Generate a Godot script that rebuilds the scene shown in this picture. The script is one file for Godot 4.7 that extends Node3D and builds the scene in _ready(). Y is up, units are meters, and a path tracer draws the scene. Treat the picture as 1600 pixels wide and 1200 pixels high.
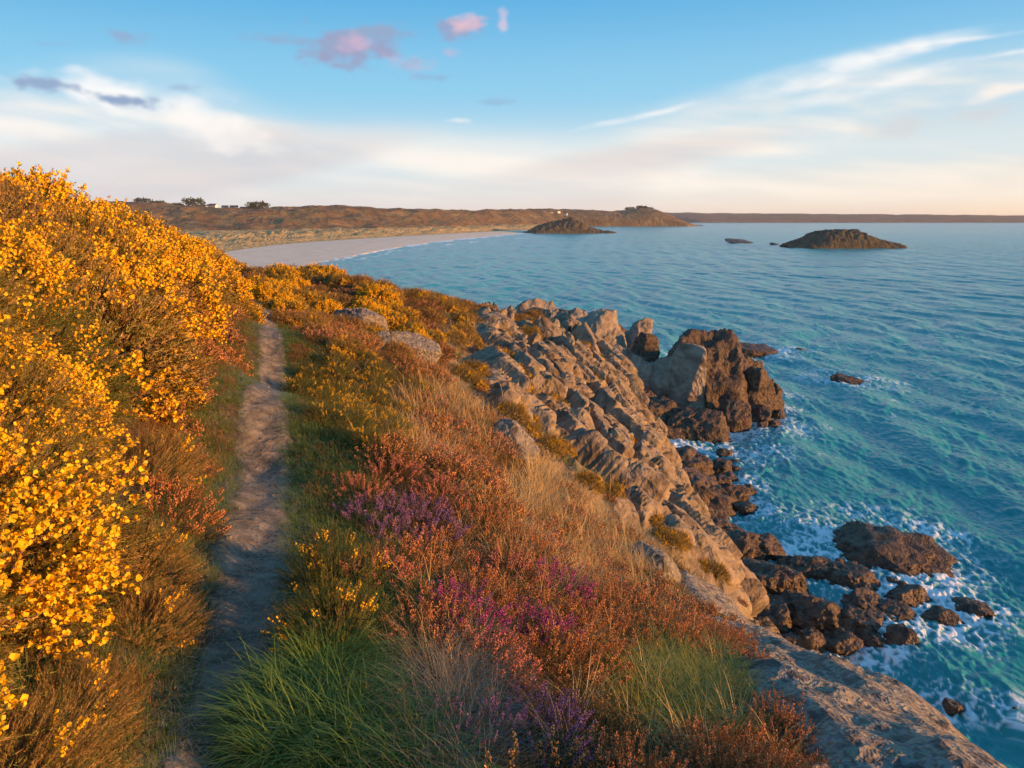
extends Node3D
# A coastal path above a granite cliff at golden hour.  Camera looks along -Z, x is right, sea level is y = 0.

const F := 1203.0          # focal length in pixels of the 1600 x 1200 photograph
const EYE := 27.0          # height of the lens above the sea
const PITCH := 0.2129      # 12.2 degrees down
const SUN_AZIMUTH := 111.0  # degrees to the right of the view
const SUN_HEIGHT := 8.0
const SKY := 0.61          # sky light against the picture's exposure

var rng := RandomNumberGenerator.new()
var noise_a := FastNoiseLite.new()
var noise_b := FastNoiseLite.new()
var ridge_noise := FastNoiseLite.new()
var numbers := {}
var mats := {}
var protos := {}

# ------------------------------------------------------------------ helpers

class Shape:
	var v := PackedVector3Array()
	var c := PackedColorArray()
	var n := PackedVector3Array()
	var i := PackedInt32Array()
	func tri(a: Vector3, b: Vector3, d: Vector3, col: Color) -> void:
		var k := v.size()
		v.push_back(a); v.push_back(b); v.push_back(d)
		c.push_back(col); c.push_back(col); c.push_back(col)
		i.push_back(k); i.push_back(k + 1); i.push_back(k + 2)
	func quad(a: Vector3, b: Vector3, d: Vector3, e: Vector3, col: Color) -> void:
		var k := v.size()
		v.push_back(a); v.push_back(b); v.push_back(d); v.push_back(e)
		c.push_back(col); c.push_back(col); c.push_back(col); c.push_back(col)
		i.push_back(k); i.push_back(k + 1); i.push_back(k + 2)
		i.push_back(k); i.push_back(k + 2); i.push_back(k + 3)
	func mesh() -> ArrayMesh:
		var a := []
		a.resize(Mesh.ARRAY_MAX)
		a[Mesh.ARRAY_VERTEX] = v
		if c.size() == v.size(): a[Mesh.ARRAY_COLOR] = c
		if n.size() == v.size(): a[Mesh.ARRAY_NORMAL] = n
		a[Mesh.ARRAY_INDEX] = i
		var m := ArrayMesh.new()
		if v.size() > 0: m.add_surface_from_arrays(Mesh.PRIMITIVE_TRIANGLES, a)
		return m
	func smooth() -> void:
		n.resize(v.size())
		n.fill(Vector3.ZERO)
		for k in range(0, i.size(), 3):
			var a := i[k]; var b := i[k + 1]; var d := i[k + 2]
			var f := (v[d] - v[a]).cross(v[b] - v[a])
			n[a] += f; n[b] += f; n[d] += f
		for k in n.size(): n[k] = n[k].normalized()

func numbered(called: String) -> String:
	var k: int = numbers.get(called, 0)
	numbers[called] = k + 1
	return called if k == 0 else "%s_%03d" % [called, k]

func tag(o: Node, label: String, category: String, group := "", kind := "") -> void:
	if label: o.set_meta("label", label)
	if category: o.set_meta("category", category)
	if group: o.set_meta("group", group)
	if kind: o.set_meta("kind", kind)

func part(called: String, m: Mesh, mat: Material, parent: Node) -> MeshInstance3D:
	var o := MeshInstance3D.new()
	o.name = called if parent != self else numbered(called)
	o.mesh = m
	o.material_override = mat
	parent.add_child(o, true)
	return o

func thing(called: String, at: Vector3, label: String, category: String, group := "") -> Node3D:
	var o := Node3D.new()
	o.name = numbered(called)
	add_child(o)
	o.position = at
	tag(o, label, category, group)
	return o

func many(called: String, m: Mesh, mat: Material, places: Array, label: String, category: String, colors := PackedColorArray()) -> void:
	if places.is_empty(): return
	var mm := MultiMesh.new()
	mm.transform_format = MultiMesh.TRANSFORM_3D
	mm.use_colors = colors.size() == places.size()
	mm.mesh = m
	mm.instance_count = places.size()
	for k in places.size():
		mm.set_instance_transform(k, places[k])
		if mm.use_colors: mm.set_instance_color(k, colors[k])
	var o := MultiMeshInstance3D.new()
	o.name = numbered(called)
	o.multimesh = mm
	o.material_override = mat
	add_child(o)
	tag(o, label, category, "", "stuff")

func aim(px: float, py: float) -> Vector3:      # direction of a photograph pixel, one unit along the optical axis
	var cx := (px - 800.0) / F
	var cy := (600.0 - py) / F
	return Vector3(cx, cy * cos(PITCH) - sin(PITCH), -cos(PITCH) - cy * sin(PITCH))

func at(px: float, py: float, t: float) -> Vector3:
	return Vector3(0, EYE, 0) + aim(px, py) * t

func on_level(px: float, py: float, h: float) -> Vector3:   # where the pixel's ray meets height h
	var d := aim(px, py)
	return Vector3(0, EYE, 0) + d * ((EYE - h) / maxf(-d.y, 0.0006))

func pixel(p: Vector3) -> Vector3:              # (px, py, depth)
	var q := p - Vector3(0, EYE, 0)
	var t := -q.y * sin(PITCH) - q.z * cos(PITCH)
	var u := q.y * cos(PITCH) - q.z * sin(PITCH)
	if t < 0.05: return Vector3(-9999, -9999, t)
	return Vector3(800.0 + F * q.x / t, 600.0 - F * u / t, t)

func rv(s := 1.0) -> Vector3:
	return Vector3(rng.randf_range(-s, s), rng.randf_range(-s, s), rng.randf_range(-s, s))

func vary(c: Color, s: float) -> Color:
	var k := 1.0 + rng.randf_range(-s, s)
	return Color(c.r * k * (1.0 + rng.randf_range(-s, s) * 0.3), c.g * k, c.b * k * (1.0 + rng.randf_range(-s, s) * 0.3))

func lin(c: Color) -> Color:
	return c.linear_to_srgb()

func table(t: Array, x: float) -> float:         # piecewise linear, keys rising
	if x <= t[0][0]: return t[0][1]
	for k in range(1, t.size()):
		if x <= t[k][0]:
			var f: float = (x - t[k - 1][0]) / (t[k][0] - t[k - 1][0])
			return lerpf(t[k - 1][1], t[k][1], f)
	return t[-1][1]

# ------------------------------------------------------------------ materials

func noise_texture(freq: float, size: int, ramp: Array, kind := FastNoiseLite.TYPE_SIMPLEX_SMOOTH, octaves := 5, normal := 0.0, fractal := FastNoiseLite.FRACTAL_FBM, sd := 1) -> NoiseTexture2D:
	var n := FastNoiseLite.new()
	n.noise_type = kind
	n.frequency = freq
	n.fractal_type = fractal
	n.fractal_octaves = octaves
	n.seed = sd
	var t := NoiseTexture2D.new()
	t.width = size
	t.height = size
	t.seamless = true
	t.noise = n
	if normal > 0.0:
		t.as_normal_map = true
		t.bump_strength = normal
	elif ramp.size():
		var g := Gradient.new()
		g.offsets = PackedFloat32Array(ramp.map(func(r): return r[0]))
		g.colors = PackedColorArray(ramp.map(func(r): return lin(r[1])))
		t.color_ramp = g
	return t

func leafy(called: String, backlight: float, rough: float, specular := 0.3) -> StandardMaterial3D:
	var m := StandardMaterial3D.new()
	m.resource_name = called
	m.vertex_color_use_as_albedo = true
	m.roughness = rough
	m.metallic_specular = specular
	m.cull_mode = BaseMaterial3D.CULL_DISABLED
	if backlight > 0.0:
		m.backlight_enabled = true
		m.backlight = Color(backlight, backlight, backlight)
	mats[called] = m
	return m

func rocky(called: String, ramp: Array, scale: float, freq: float, bump: float, rough := 0.85) -> StandardMaterial3D:
	var m := StandardMaterial3D.new()
	m.resource_name = called
	m.albedo_texture = noise_texture(freq, 512, ramp, FastNoiseLite.TYPE_SIMPLEX_SMOOTH, 6, 0.0, FastNoiseLite.FRACTAL_FBM, called.hash() % 1000)
	m.heightmap_enabled = true
	m.heightmap_texture = noise_texture(freq * 1.6, 512, [], FastNoiseLite.TYPE_SIMPLEX_SMOOTH, 6, 0.0, FastNoiseLite.FRACTAL_RIDGED, 7)
	m.heightmap_scale = bump
	m.uv1_triplanar = true
	m.uv1_world_triplanar = true
	m.uv1_scale = Vector3.ONE * scale
	m.roughness = rough
	m.metallic_specular = 0.3
	mats[called] = m
	return m

func make_materials() -> void:
	leafy("foliage", 0.25, 0.6)
	leafy("petals", 0.35, 0.55)
	leafy("grass", 0.3, 0.5)
	leafy("twig", 0.0, 0.85)
	leafy("far", 0.0, 0.95, 0.1)
	rocky("granite", [[0.0, Color(0.05, 0.038, 0.028)], [0.36, Color(0.13, 0.095, 0.065)], [0.45, Color(0.24, 0.18, 0.13)], [0.56, Color(0.31, 0.24, 0.175)], [0.63, Color(0.16, 0.13, 0.06)], [0.70, Color(0.25, 0.185, 0.12)], [1.0, Color(0.38, 0.32, 0.26)]], 0.24, 0.010, 10.0)
	rocky("block_granite", [[0.0, Color(0.06, 0.045, 0.033)], [0.36, Color(0.17, 0.135, 0.105)], [0.5, Color(0.26, 0.21, 0.17)], [0.64, Color(0.31, 0.255, 0.205)], [0.74, Color(0.20, 0.155, 0.11)], [1.0, Color(0.36, 0.31, 0.26)]], 0.07, 0.010, 30.0)
	rocky("lichen_granite", [[0.0, Color(0.05, 0.04, 0.034)], [0.36, Color(0.11, 0.09, 0.078)], [0.46, Color(0.20, 0.17, 0.15)], [0.54, Color(0.31, 0.28, 0.25)], [0.60, Color(0.28, 0.245, 0.15)], [0.68, Color(0.15, 0.12, 0.10)], [1.0, Color(0.38, 0.35, 0.31)]], 0.7, 0.014, 3.5)
	rocky("sea_rock", [[0.0, Color(0.022, 0.017, 0.014)], [0.38, Color(0.045, 0.032, 0.024)], [0.52, Color(0.10, 0.064, 0.042)], [0.66, Color(0.15, 0.098, 0.06)], [0.80, Color(0.075, 0.055, 0.042)], [1.0, Color(0.18, 0.13, 0.09)]], 0.16, 0.014, 16.0, 0.45)
	rocky("soil", [[0.0, Color(0.035, 0.024, 0.014)], [0.45, Color(0.085, 0.058, 0.032)], [0.6, Color(0.11, 0.08, 0.04)], [1.0, Color(0.15, 0.11, 0.06)]], 0.6, 0.02, 3.0, 0.95)
	rocky("trodden", [[0.0, Color(0.07, 0.056, 0.042)], [0.40, Color(0.14, 0.115, 0.088)], [0.55, Color(0.20, 0.165, 0.128)], [0.7, Color(0.25, 0.21, 0.165)], [1.0, Color(0.31, 0.265, 0.21)]], 0.5, 0.016, 2.0, 0.95)
	rocky("sand", [[0.0, Color(0.58, 0.47, 0.34)], [0.5, Color(0.70, 0.58, 0.44)], [1.0, Color(0.76, 0.64, 0.50)]], 0.004, 0.03, 2.0, 0.8)
	var w := StandardMaterial3D.new()
	w.resource_name = "sea_water"
	w.vertex_color_use_as_albedo = true
	w.roughness = 0.2
	w.metallic_specular = 0.28
	w.normal_enabled = true
	w.normal_texture = noise_texture(0.012, 1024, [], FastNoiseLite.TYPE_SIMPLEX_SMOOTH, 5, 10.0, FastNoiseLite.FRACTAL_FBM, 3)
	w.normal_scale = 0.9
	w.uv1_triplanar = true
	w.uv1_world_triplanar = true
	w.uv1_scale = Vector3(0.13, 0.13, 0.07)
	mats["water"] = w

# ------------------------------------------------------------------ sky

func sky_color(az: float, el: float) -> Color:   # degrees; linear light
	# clear air: deep blue above, pale near the horizon, warmer towards the sun
	var e := maxf(el, 0.0)
	var away := absf(wrapf(az - SUN_AZIMUTH, -180.0, 180.0))
	var warm := exp(-pow(away / 82.0, 2.0))
	var low := Color(0.62, 0.62, 0.66).lerp(Color(1.08, 0.76, 0.42), clampf(warm * 1.5, 0.0, 1.0))
	var mid := Color(0.50, 0.68, 0.77).lerp(Color(0.72, 0.70, 0.66), warm * 0.7)
	var blue := Color(0.24, 0.55, 0.77).lerp(Color(0.36, 0.58, 0.74), warm * 0.8)
	var deep := Color(0.085, 0.38, 0.69).lerp(Color(0.19, 0.45, 0.70), warm * 0.8)
	var top := Color(0.05, 0.23, 0.50)
	var c: Color
	if e < 4.5: c = low.lerp(mid, smoothstep(0.0, 4.5, e))
	elif e < 9.0: c = mid.lerp(blue, smoothstep(4.0, 9.0, e))
	elif e < 16.0: c = blue.lerp(deep, smoothstep(8.0, 16.0, e))
	else: c = deep.lerp(top, smoothstep(15.0, 75.0, e))
	# thin veil of high cloud drawn out along the horizon
	var wx := az + 6.0 * noise_b.get_noise_2d(az * 1.2, el * 5.0)
	var band := noise_a.get_noise_2d(wx * 0.9, el * 7.0 + az * 0.4) * 0.5 + 0.5
	var fine := noise_a.get_noise_2d(wx * 3.1 + 300.0, el * 22.0 + az * 2.0) * 0.5 + 0.5
	var veil := smoothstep(0.34, 0.66, band * 0.68 + fine * 0.32)
	var reach := 6.4 + 1.8 * noise_b.get_noise_2d(az * 1.6, 50.0)
	if az > 3.0 and az < 60.0: reach += 3.2 * smoothstep(3.0, 24.0, az)
	if az < -12.0 and az > -60.0: reach += 2.2 * smoothstep(-12.0, -22.0, az)
	var hold := smoothstep(reach + 0.9, reach - 2.6, e)
	var white := Color(0.90, 0.84, 0.79).lerp(Color(1.0, 0.83, 0.61), warm)
	c = c.lerp(white, clampf(hold * (0.22 + 0.72 * veil), 0.0, 0.9) * smoothstep(0.2, 2.2, e))
	# greyer undersides in the veil
	var grey := smoothstep(0.52, 0.80, noise_b.get_noise_2d(az * 1.1 + 90.0, el * 6.0 - az * 0.9) * 0.5 + 0.5)
	c = c.lerp(Color(0.58, 0.55, 0.58).lerp(Color(0.72, 0.60, 0.52), warm), hold * grey * 0.6)
	return c

func puff(c: Color, az: float, el: float, a0: float, e0: float, ra: float, re: float, tilt: float, col: Color, dens: float, k := 1.0, sharp := 0.5) -> Color:
	var x := az - a0
	var y := el - e0 - tilt * x
	var r := sqrt(x * x / (ra * ra) + y * y / (re * re))
	if r > 1.6: return c
	var n := noise_a.get_noise_2d(az * 9.0 * k, el * 20.0 * k) * 0.65 + noise_b.get_noise_2d(az * 30.0 * k, el * 55.0 * k) * 0.3
	var m := smoothstep(-0.1, sharp + 0.35, 1.0 - r + n * 1.3)
	return c.lerp(col, m * dens)

func make_sky() -> Sky:
	var w := 4096
	var h := 2048
	var data := PackedFloat32Array()
	data.resize(w * h * 3)
	var mauve := Color(0.30, 0.33, 0.50)
	var rose := Color(0.60, 0.43, 0.56)
	var slate := Color(0.27, 0.37, 0.54)
	for y in h / 2 + 4:
		var el := 90.0 - (y + 0.5) / h * 180.0
		for x in w:
			# the first column faces -Z here
			var az := wrapf((x + 0.5) / w * 360.0, -180.0, 180.0)
			var c := sky_color(az, el)
			if el < 17.0 and az > -45.0 and az < 50.0:
				# dark and rosy puffs high in the middle
				c = puff(c, az, el, -10.6, 11.2, 3.9, 1.35, -0.06, mauve, 0.95)
				c = puff(c, az, el, -9.3, 12.3, 3.0, 0.55, 0.0, slate, 0.9)
				c = puff(c, az, el, -10.6, 11.6, 1.3, 0.8, 0.1, rose, 0.75, 1.3, 0.9)
				c = puff(c, az, el, -7.8, 10.5, 2.2, 0.8, -0.1, rose, 0.65, 1.3, 0.9)
				c = puff(c, az, el, -15.0, 11.4, 2.8, 0.45, -0.03, slate, 0.7)
				c = puff(c, az, el, -3.7, 12.5, 2.3, 1.0, 0.12, mauve, 0.8)
				c = puff(c, az, el, -3.0, 12.9, 1.3, 0.7, 0.2, Color(0.80, 0.50, 0.55), 0.75, 1.4, 0.9)
				c = puff(c, az, el, -4.4, 11.1, 0.9, 0.5, -0.2, rose, 0.5)
				c = puff(c, az, el, -0.6, 13.0, 0.45, 0.9, 0.4, Color(0.78, 0.54, 0.62), 0.6)
				c = puff(c, az, el, -5.0, 9.5, 1.9, 0.28, 0.03, slate, 0.5)
				c = puff(c, az, el, -1.2, 7.9, 1.7, 0.26, 0.0, slate, 0.4)
				c = puff(c, az, el, -25.3, 11.0, 1.5, 0.55, -0.05, mauve, 0.55)
				c = puff(c, az, el, -29.6, 10.2, 1.6, 0.28, 0.0, slate, 0.45)
				c = puff(c, az, el, -22.0, 8.2, 1.2, 0.28, 0.0, slate, 0.5)
				# bright shelf on the left with slate rolls in front
				c = puff(c, az, el, -25.6, 7.6, 6.4, 1.15, -0.17, Color(0.93, 0.90, 0.88), 0.85, 0.7, 0.8)
				c = puff(c, az, el, -21.4, 6.2, 4.6, 1.5, -0.25, Color(0.92, 0.87, 0.84), 0.7, 0.6, 1.0)
				c = puff(c, az, el, -16.0, 4.6, 5.0, 1.0, -0.12, Color(0.92, 0.86, 0.82), 0.55, 0.6, 1.0)
				c = puff(c, az, el, -29.8, 7.9, 2.6, 0.42, -0.05, slate, 0.95, 1.2)
				c = puff(c, az, el, -26.0, 7.3, 2.6, 0.46, -0.06, slate, 1.0, 1.2)
				c = puff(c, az, el, -30.0, 4.6, 7.0, 1.4, 0.0, Color(0.52, 0.58, 0.66), 0.45, 0.5, 1.2)
				c = puff(c, az, el, -4.0, 6.7, 1.3, 0.25, 0.0, Color(0.86, 0.83, 0.82), 0.6)
				# mares' tails on the right
				for s in [[21.5, 9.6, 5.4, 0.60, 0.16], [25.0, 10.1, 4.6, 0.45, 0.15], [20.0, 8.6, 3.4, 0.50, 0.17], [24.0, 8.2, 5.0, 0.50, 0.20], [28.6, 10.5, 3.6, 0.13, 0.05], [9.0, 6.9, 4.2, 0.20, 0.19], [31.5, 9.5, 3.0, 0.14, 0.06]]:
					var xx: float = az - s[0]
					var yy: float = el - s[1] - s[4] * xx - 0.16 * noise_b.get_noise_2d(az * 6.0, el * 14.0)
					var r: float = sqrt(xx * xx / (s[2] * s[2]) + yy * yy / (s[3] * s[3]))
					if r < 1.5:
						var st := noise_a.get_noise_2d(az * 5.0 + s[0], (el - s[4] * az) * 70.0) * 0.5 + 0.5
						var gaps := noise_a.get_noise_2d(az * 11.0, el * 26.0) * 0.5 + 0.5
						c = c.lerp(Color(0.96, 0.91, 0.87), smoothstep(1.5, 0.1, r) * (0.25 + 0.75 * st) * (0.25 + 0.75 * smoothstep(0.2, 0.7, gaps)))
				c = puff(c, az, el, 31.0, 6.3, 7.5, 1.2, 0.10, Color(0.66, 0.56, 0.53), 0.55, 0.5, 1.1)
				c = puff(c, az, el, 32.0, 7.6, 3.4, 0.55, 0.16, Color(0.98, 0.85, 0.75), 0.7, 0.7, 0.9)
			var k := (y * w + x) * 3
			data[k] = c.r * SKY; data[k + 1] = c.g * SKY; data[k + 2] = c.b * SKY
	for y in range(h / 2 + 4, h):
		for x in w:
			var k := (y * w + x) * 3
			data[k] = 0.32 * SKY; data[k + 1] = 0.36 * SKY; data[k + 2] = 0.38 * SKY
	var im := Image.create_from_data(w, h, false, Image.FORMAT_RGBF, data.to_byte_array())
	var pm := PanoramaSkyMaterial.new()
	pm.panorama = ImageTexture.create_from_image(im)
	var s := Sky.new()
	s.sky_material = pm
	return s

# ------------------------------------------------------------------ near terrain

const PATH := [[-46.0, -15.0], [-40.0, -13.4], [-34.0, -11.7], [-30.0, -10.3], [-25.0, -8.5], [-20.8, -6.75], [-15.0, -4.75], [-11.55, -3.66], [-6.4, -2.15], [-3.78, -1.38], [-2.19, -0.94], [0.0, -0.35], [3.0, 0.4], [8.0, 1.6]]
const CREST := [[-60.0, -6.0], [-50.0, -1.5], [-46.0, 0.6], [-42.0, 2.5], [-35.0, 4.5], [-29.0, 5.1], [-20.7, 4.7], [-13.0, 3.7], [-7.2, 3.25], [-4.4, 3.3], [0.0, 3.4], [8.0, 3.6]]
const GX0 := -24.0
const GZ0 := 6.0
const GSTEP := 0.25
const GNX := 225
const GNZ := 330
var grid := PackedFloat32Array()
var tps_p := PackedVector2Array()
var tps_w := PackedFloat64Array()

func path_x(z: float) -> float: return table(PATH, z)
func path_y(z: float) -> float: return -1.75 + 0.03 * z
func crest_x(z: float) -> float: return table(CREST, z)

func control_points() -> Array:
	var out := []
	for z in [6.0, 2.0, -2.0, -4.0, -6.4, -9.0, -11.5, -15.0, -20.0, -25.0, -30.0, -36.0]:
		out.append(Vector3(path_x(z), path_y(z), z))
	for z in [-1.0, -3.5, -7.0, -12.0, -18.0, -26.0]:
		out.append(Vector3(path_x(z) + 0.5, path_y(z) + 0.03, z))
	for z in [4.0, -1.0, -3.0, -6.0, -10.0, -15.0, -21.0, -28.0]:
		for q in [[-0.42, 0.04], [-1.1, 0.65], [-2.0, 1.42], [-3.6, 2.05], [-8.0, 2.9], [-15.0, 3.8]]:
			out.append(Vector3(path_x(z) + q[0], path_y(z) + q[1] * table([[-30.0, 0.66], [-20.0, 0.82], [-12.0, 1.0], [-6.0, 1.10], [0.0, 1.22]], z), z))
	for q in [[-14.5, -1.7, -35.0], [-18.0, -1.0, -36.0], [-13.0, -2.9, -41.0], [-18.0, -2.6, -43.0]]:
		out.append(Vector3(q[0], q[1], q[2]))
	# right of the path: pixel, depth along the axis, height of the growth on it
	for q in [[560, 430, 30, 0.5], [480, 414, 34, 0.5], [640, 456, 34, 0.4], [700, 468, 37, 0.3], [800, 491, 41, 0.2], [870, 501, 42, 0.1],
			[600, 490, 22, 0.4], [700, 560, 20, 0.3], [760, 520, 30, 0.1], [850, 600, 28, 0.0], [800, 560, 29, 0.1], [930, 560, 36, 0.0],
			[760, 640, 12, 0.3], [850, 725, 12, 0.3], [940, 805, 11, 0.25], [1030, 890, 10, 0.2], [1120, 970, 8.2, 0.1], [1270, 1025, 7.6, 0.0],
			[1400, 1085, 6, 0.0], [1580, 1205, 5, 0.0], [1250, 1150, 3.6, 0.15], [800, 1190, 2.05, 0.34], [1000, 1050, 3.9, 0.3], [900, 860, 7.6, 0.35],
			[750, 900, 3.8, 0.35], [600, 750, 5.2, 0.35], [691, 669, 6.8, 0.38], [560, 600, 8, 0.40], [600, 540, 14, 0.1], [1050, 800, 22, 0.0],
			[1000, 690, 30, 0.0], [950, 780, 17, 0.0], [1000, 850, 14.5, 0.0], [900, 750, 20, 0.0], [1100, 900, 14, 0.0], [960, 700, 25, 0.0]]:
		var p := at(q[0], q[1], q[2])
		out.append(Vector3(p.x, p.y - EYE - q[3], p.z))
	for q in [[0.0, -1.75, 0.0], [1.5, -2.3, 0.0], [3.2, -3.2, 0.0], [0.6, -1.75, 3.0], [2.5, -2.6, 4.0]]:
		out.append(Vector3(q[0], q[1], q[2]))
	return out

func solve_terrain() -> void:
	var pts := control_points()
	var n := pts.size()
	var size := n + 3
	var m := []
	for i in size:
		var row := PackedFloat64Array()
		row.resize(size + 1)
		m.append(row)
	for i in n:
		for j in n:
			var r2: float = Vector2(pts[i].x - pts[j].x, pts[i].z - pts[j].z).length_squared()
			m[i][j] = r2 * log(r2 + 1e-9) if i != j else 0.06
		m[i][n] = 1.0; m[i][n + 1] = pts[i].x; m[i][n + 2] = pts[i].z
		m[n][i] = 1.0; m[n + 1][i] = pts[i].x; m[n + 2][i] = pts[i].z
		m[i][size] = pts[i].y
	for k in size:
		var best := k
		for r in range(k + 1, size):
			if absf(m[r][k]) > absf(m[best][k]): best = r
		var sw = m[k]; m[k] = m[best]; m[best] = sw
		var pr: PackedFloat64Array = m[k]
		for r in range(k + 1, size):
			var row: PackedFloat64Array = m[r]
			var f := row[k] / pr[k]
			if f != 0.0:
				for c in range(k, size + 1): row[c] -= f * pr[c]
				m[r] = row
	tps_w.resize(size)
	for k in range(size - 1, -1, -1):
		var s: float = m[k][size]
		for c in range(k + 1, size): s -= m[k][c] * tps_w[c]
		tps_w[k] = s / m[k][k]
	tps_p.resize(n)
	for k in n: tps_p[k] = Vector2(pts[k].x, pts[k].z)

func raw_height(x: float, z: float) -> float:
	var n := tps_p.size()
	var p := Vector2(x, maxf(z, -46.0))
	var s := tps_w[n] + tps_w[n + 1] * x + tps_w[n + 2] * p.y
	for k in n:
		var r2 := p.distance_squared_to(tps_p[k])
		s += tps_w[k] * r2 * log(r2 + 1e-9)
	var d := x - path_x(z)
	s -= 0.06 * exp(-d * d / 0.05)
	s += 0.05 * noise_a.get_noise_2d(x * 25.0, z * 25.0) * smoothstep(0.2, 0.8, absf(d))
	var e := x - crest_x(z)
	if e > -0.6: s -= 1.35 * log(1.0 + exp(e * 3.0)) / 3.0 
	if e > 0.0: s += (0.9 * ridge_noise.get_noise_2d(x * 4.0, z * 4.0) + 0.3 * noise_b.get_noise_2d(x * 20.0, z * 20.0)) * smoothstep(0.0, 3.0, e)
	var b := -44.5 - z - 0.12 * x
	if b > -3.0: s -= 1.0 * log(1.0 + exp(b))
	return maxf(s + EYE, -3.0)

func make_grid() -> void:
	solve_terrain()
	grid.resize(GNX * GNZ)
	for j in GNZ:
		for i in GNX:
			grid[j * GNX + i] = raw_height(GX0 + i * GSTEP, GZ0 - j * GSTEP)

func ground(x: float, z: float) -> float:
	var u := clampf((x - GX0) / GSTEP, 0.0, GNX - 1.001)
	var w := clampf((GZ0 - z) / GSTEP, 0.0, GNZ - 1.001)
	var i := int(u)
	var j := int(w)
	var k := j * GNX + i
	return lerpf(lerpf(grid[k], grid[k + 1], u - i), lerpf(grid[k + GNX], grid[k + GNX + 1], u - i), w - j)

func slope_normal(x: float, z: float) -> Vector3:
	return Vector3(ground(x - 0.3, z) - ground(x + 0.3, z), 0.6, ground(x, z - 0.3) - ground(x, z + 0.3)).normalized()

func hit(px: float, py: float) -> Vector3:       # where a pixel's ray meets the near ground
	var d := aim(px, py)
	var t := 0.8
	while t < 75.0:
		var p := Vector3(0, EYE, 0) + d * t
		if p.y < ground(p.x, p.z):
			return Vector3(p.x, ground(p.x, p.z), p.z)
		t += 0.03 + t * 0.006
	return Vector3(0, EYE, 0) + d * t

func make_ground() -> void:
	var soil := Shape.new()
	var cliff := Shape.new()
	var at_soil := {}
	var at_cliff := {}
	for j in GNZ - 1:
		for i in GNX - 1:
			var x := GX0 + i * GSTEP
			var z := GZ0 - j * GSTEP
			var k := j * GNX + i
			if grid[k] < -2.9 and grid[k + GNX + 1] < -2.9: continue
			var rock: bool = x - crest_x(z) > -0.2 + 0.5 * noise_a.get_noise_2d(x * 20.0, z * 20.0) or grid[k] < 17.0
			if z < -13.0 and not rock:
				var pc := pixel(Vector3(x, grid[k], z))
				rock = pc.x > 690.0 and pc.y > 500.0 and slope_normal(x, z).y < 0.9
			var s := cliff if rock else soil
			var known := at_cliff if rock else at_soil
			var ids := [0, 0, 0, 0]
			for q in 4:
				var kk: int = k + [0, 1, GNX + 1, GNX][q]
				if not known.has(kk):
					known[kk] = s.v.size()
					s.v.push_back(Vector3(GX0 + (kk % GNX) * GSTEP, grid[kk], GZ0 - (kk / GNX) * GSTEP))
				ids[q] = known[kk]
			for q in [0, 2, 1, 0, 3, 2]: s.i.push_back(ids[q])
	soil.smooth()
	cliff.smooth()
	var g := part("ground", soil.mesh(), mats.soil, self)
	tag(g, "brown soil of the headland under heath and gorse", "ground", "", "structure")
	var c := part("cliff_terrain", cliff.mesh(), mats.granite, self)
	tag(c, "steep granite cliff falling from the heath to the sea", "cliff", "", "structure")
	# the trodden path
	var p := Shape.new()
	var nz := 700
	var nw := 14
	for j in nz + 1:
		var z := 3.0 - 45.0 * pow(float(j) / nz, 1.7)
		var half := 0.225 + 0.05 * noise_a.get_noise_1d(z * 30.0) + 0.03 * noise_b.get_noise_1d(z * 90.0)
		for i in nw + 1:
			var f := float(i) / nw * 2.0 - 1.0
			var x := path_x(z) + f * half
			var bump := 0.016 * noise_a.get_noise_2d(x * 90.0, z * 160.0) + 0.012 * noise_b.get_noise_2d(x * 160.0, z * 420.0)
			p.v.push_back(Vector3(x, ground(x, z) + 0.03 + bump - 0.04 * pow(absf(f), 6.0), z))
	for j in nz:
		for i in nw:
			var k := j * (nw + 1) + i
			for q in [k, k + nw + 2, k + 1, k, k + nw + 1, k + nw + 2]: p.i.push_back(q)
	p.smooth()
	var o := part("path", p.mesh(), mats.trodden, self)
	tag(o, "narrow trodden earth path running through the heath", "path", "", "structure")

# ------------------------------------------------------------------ sea

var sea_rocks := []       # Vector3(x, z, radius): where the water breaks

func beach_edge(px: float) -> float:
	return table([[380.0, 436.0], [470.0, 418.0], [510.0, 409.0], [560.0, 398.5], [620.0, 386.0], [700.0, 375.0], [780.0, 367.5], [830.0, 363.5], [900.0, 361.0]], px)

func sea_height(x: float, z: float, near: float) -> float:
	var y := 0.0
	var wob := noise_a.get_noise_2d(x * 0.7, z * 0.7)
	y += 0.26 * sin(x * 0.36 + z * 0.05 + wob * 5.0)
	y += 0.15 * sin(x * 0.71 - z * 0.16 + wob * 7.0 + 1.0)
	if near > 0.02:
		# short crests lying along the swell, broken up by gusts
		var w1 := noise_b.get_noise_2d(x * 5.0, z * 3.0)
		var w2 := noise_b.get_noise_2d(x * 9.0 + 50.0, z * 6.0)
		var gust := 0.55 + 0.9 * noise_a.get_noise_2d(x * 6.0 + 11.0, z * 4.0)
		var a := sin(x * 1.55 + z * 0.42 + w1 * 5.0)
		var b := sin(x * 2.3 - z * 0.95 + w2 * 5.5)
		var c := sin(x * 4.1 + z * 1.7 + w1 * 9.0 + w2 * 4.0)
		var d := sin(x * 1.1 - z * 1.3 + w2 * 6.0)
		y += near * gust * 0.8 * (0.11 * a * (1.0 + 0.35 * a) + 0.08 * b * (1.0 + 0.35 * b) + 0.055 * c + 0.05 * d)
		y += near * 0.09 * noise_a.get_noise_2d(x * 60.0, z * 40.0)
	return y

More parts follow.
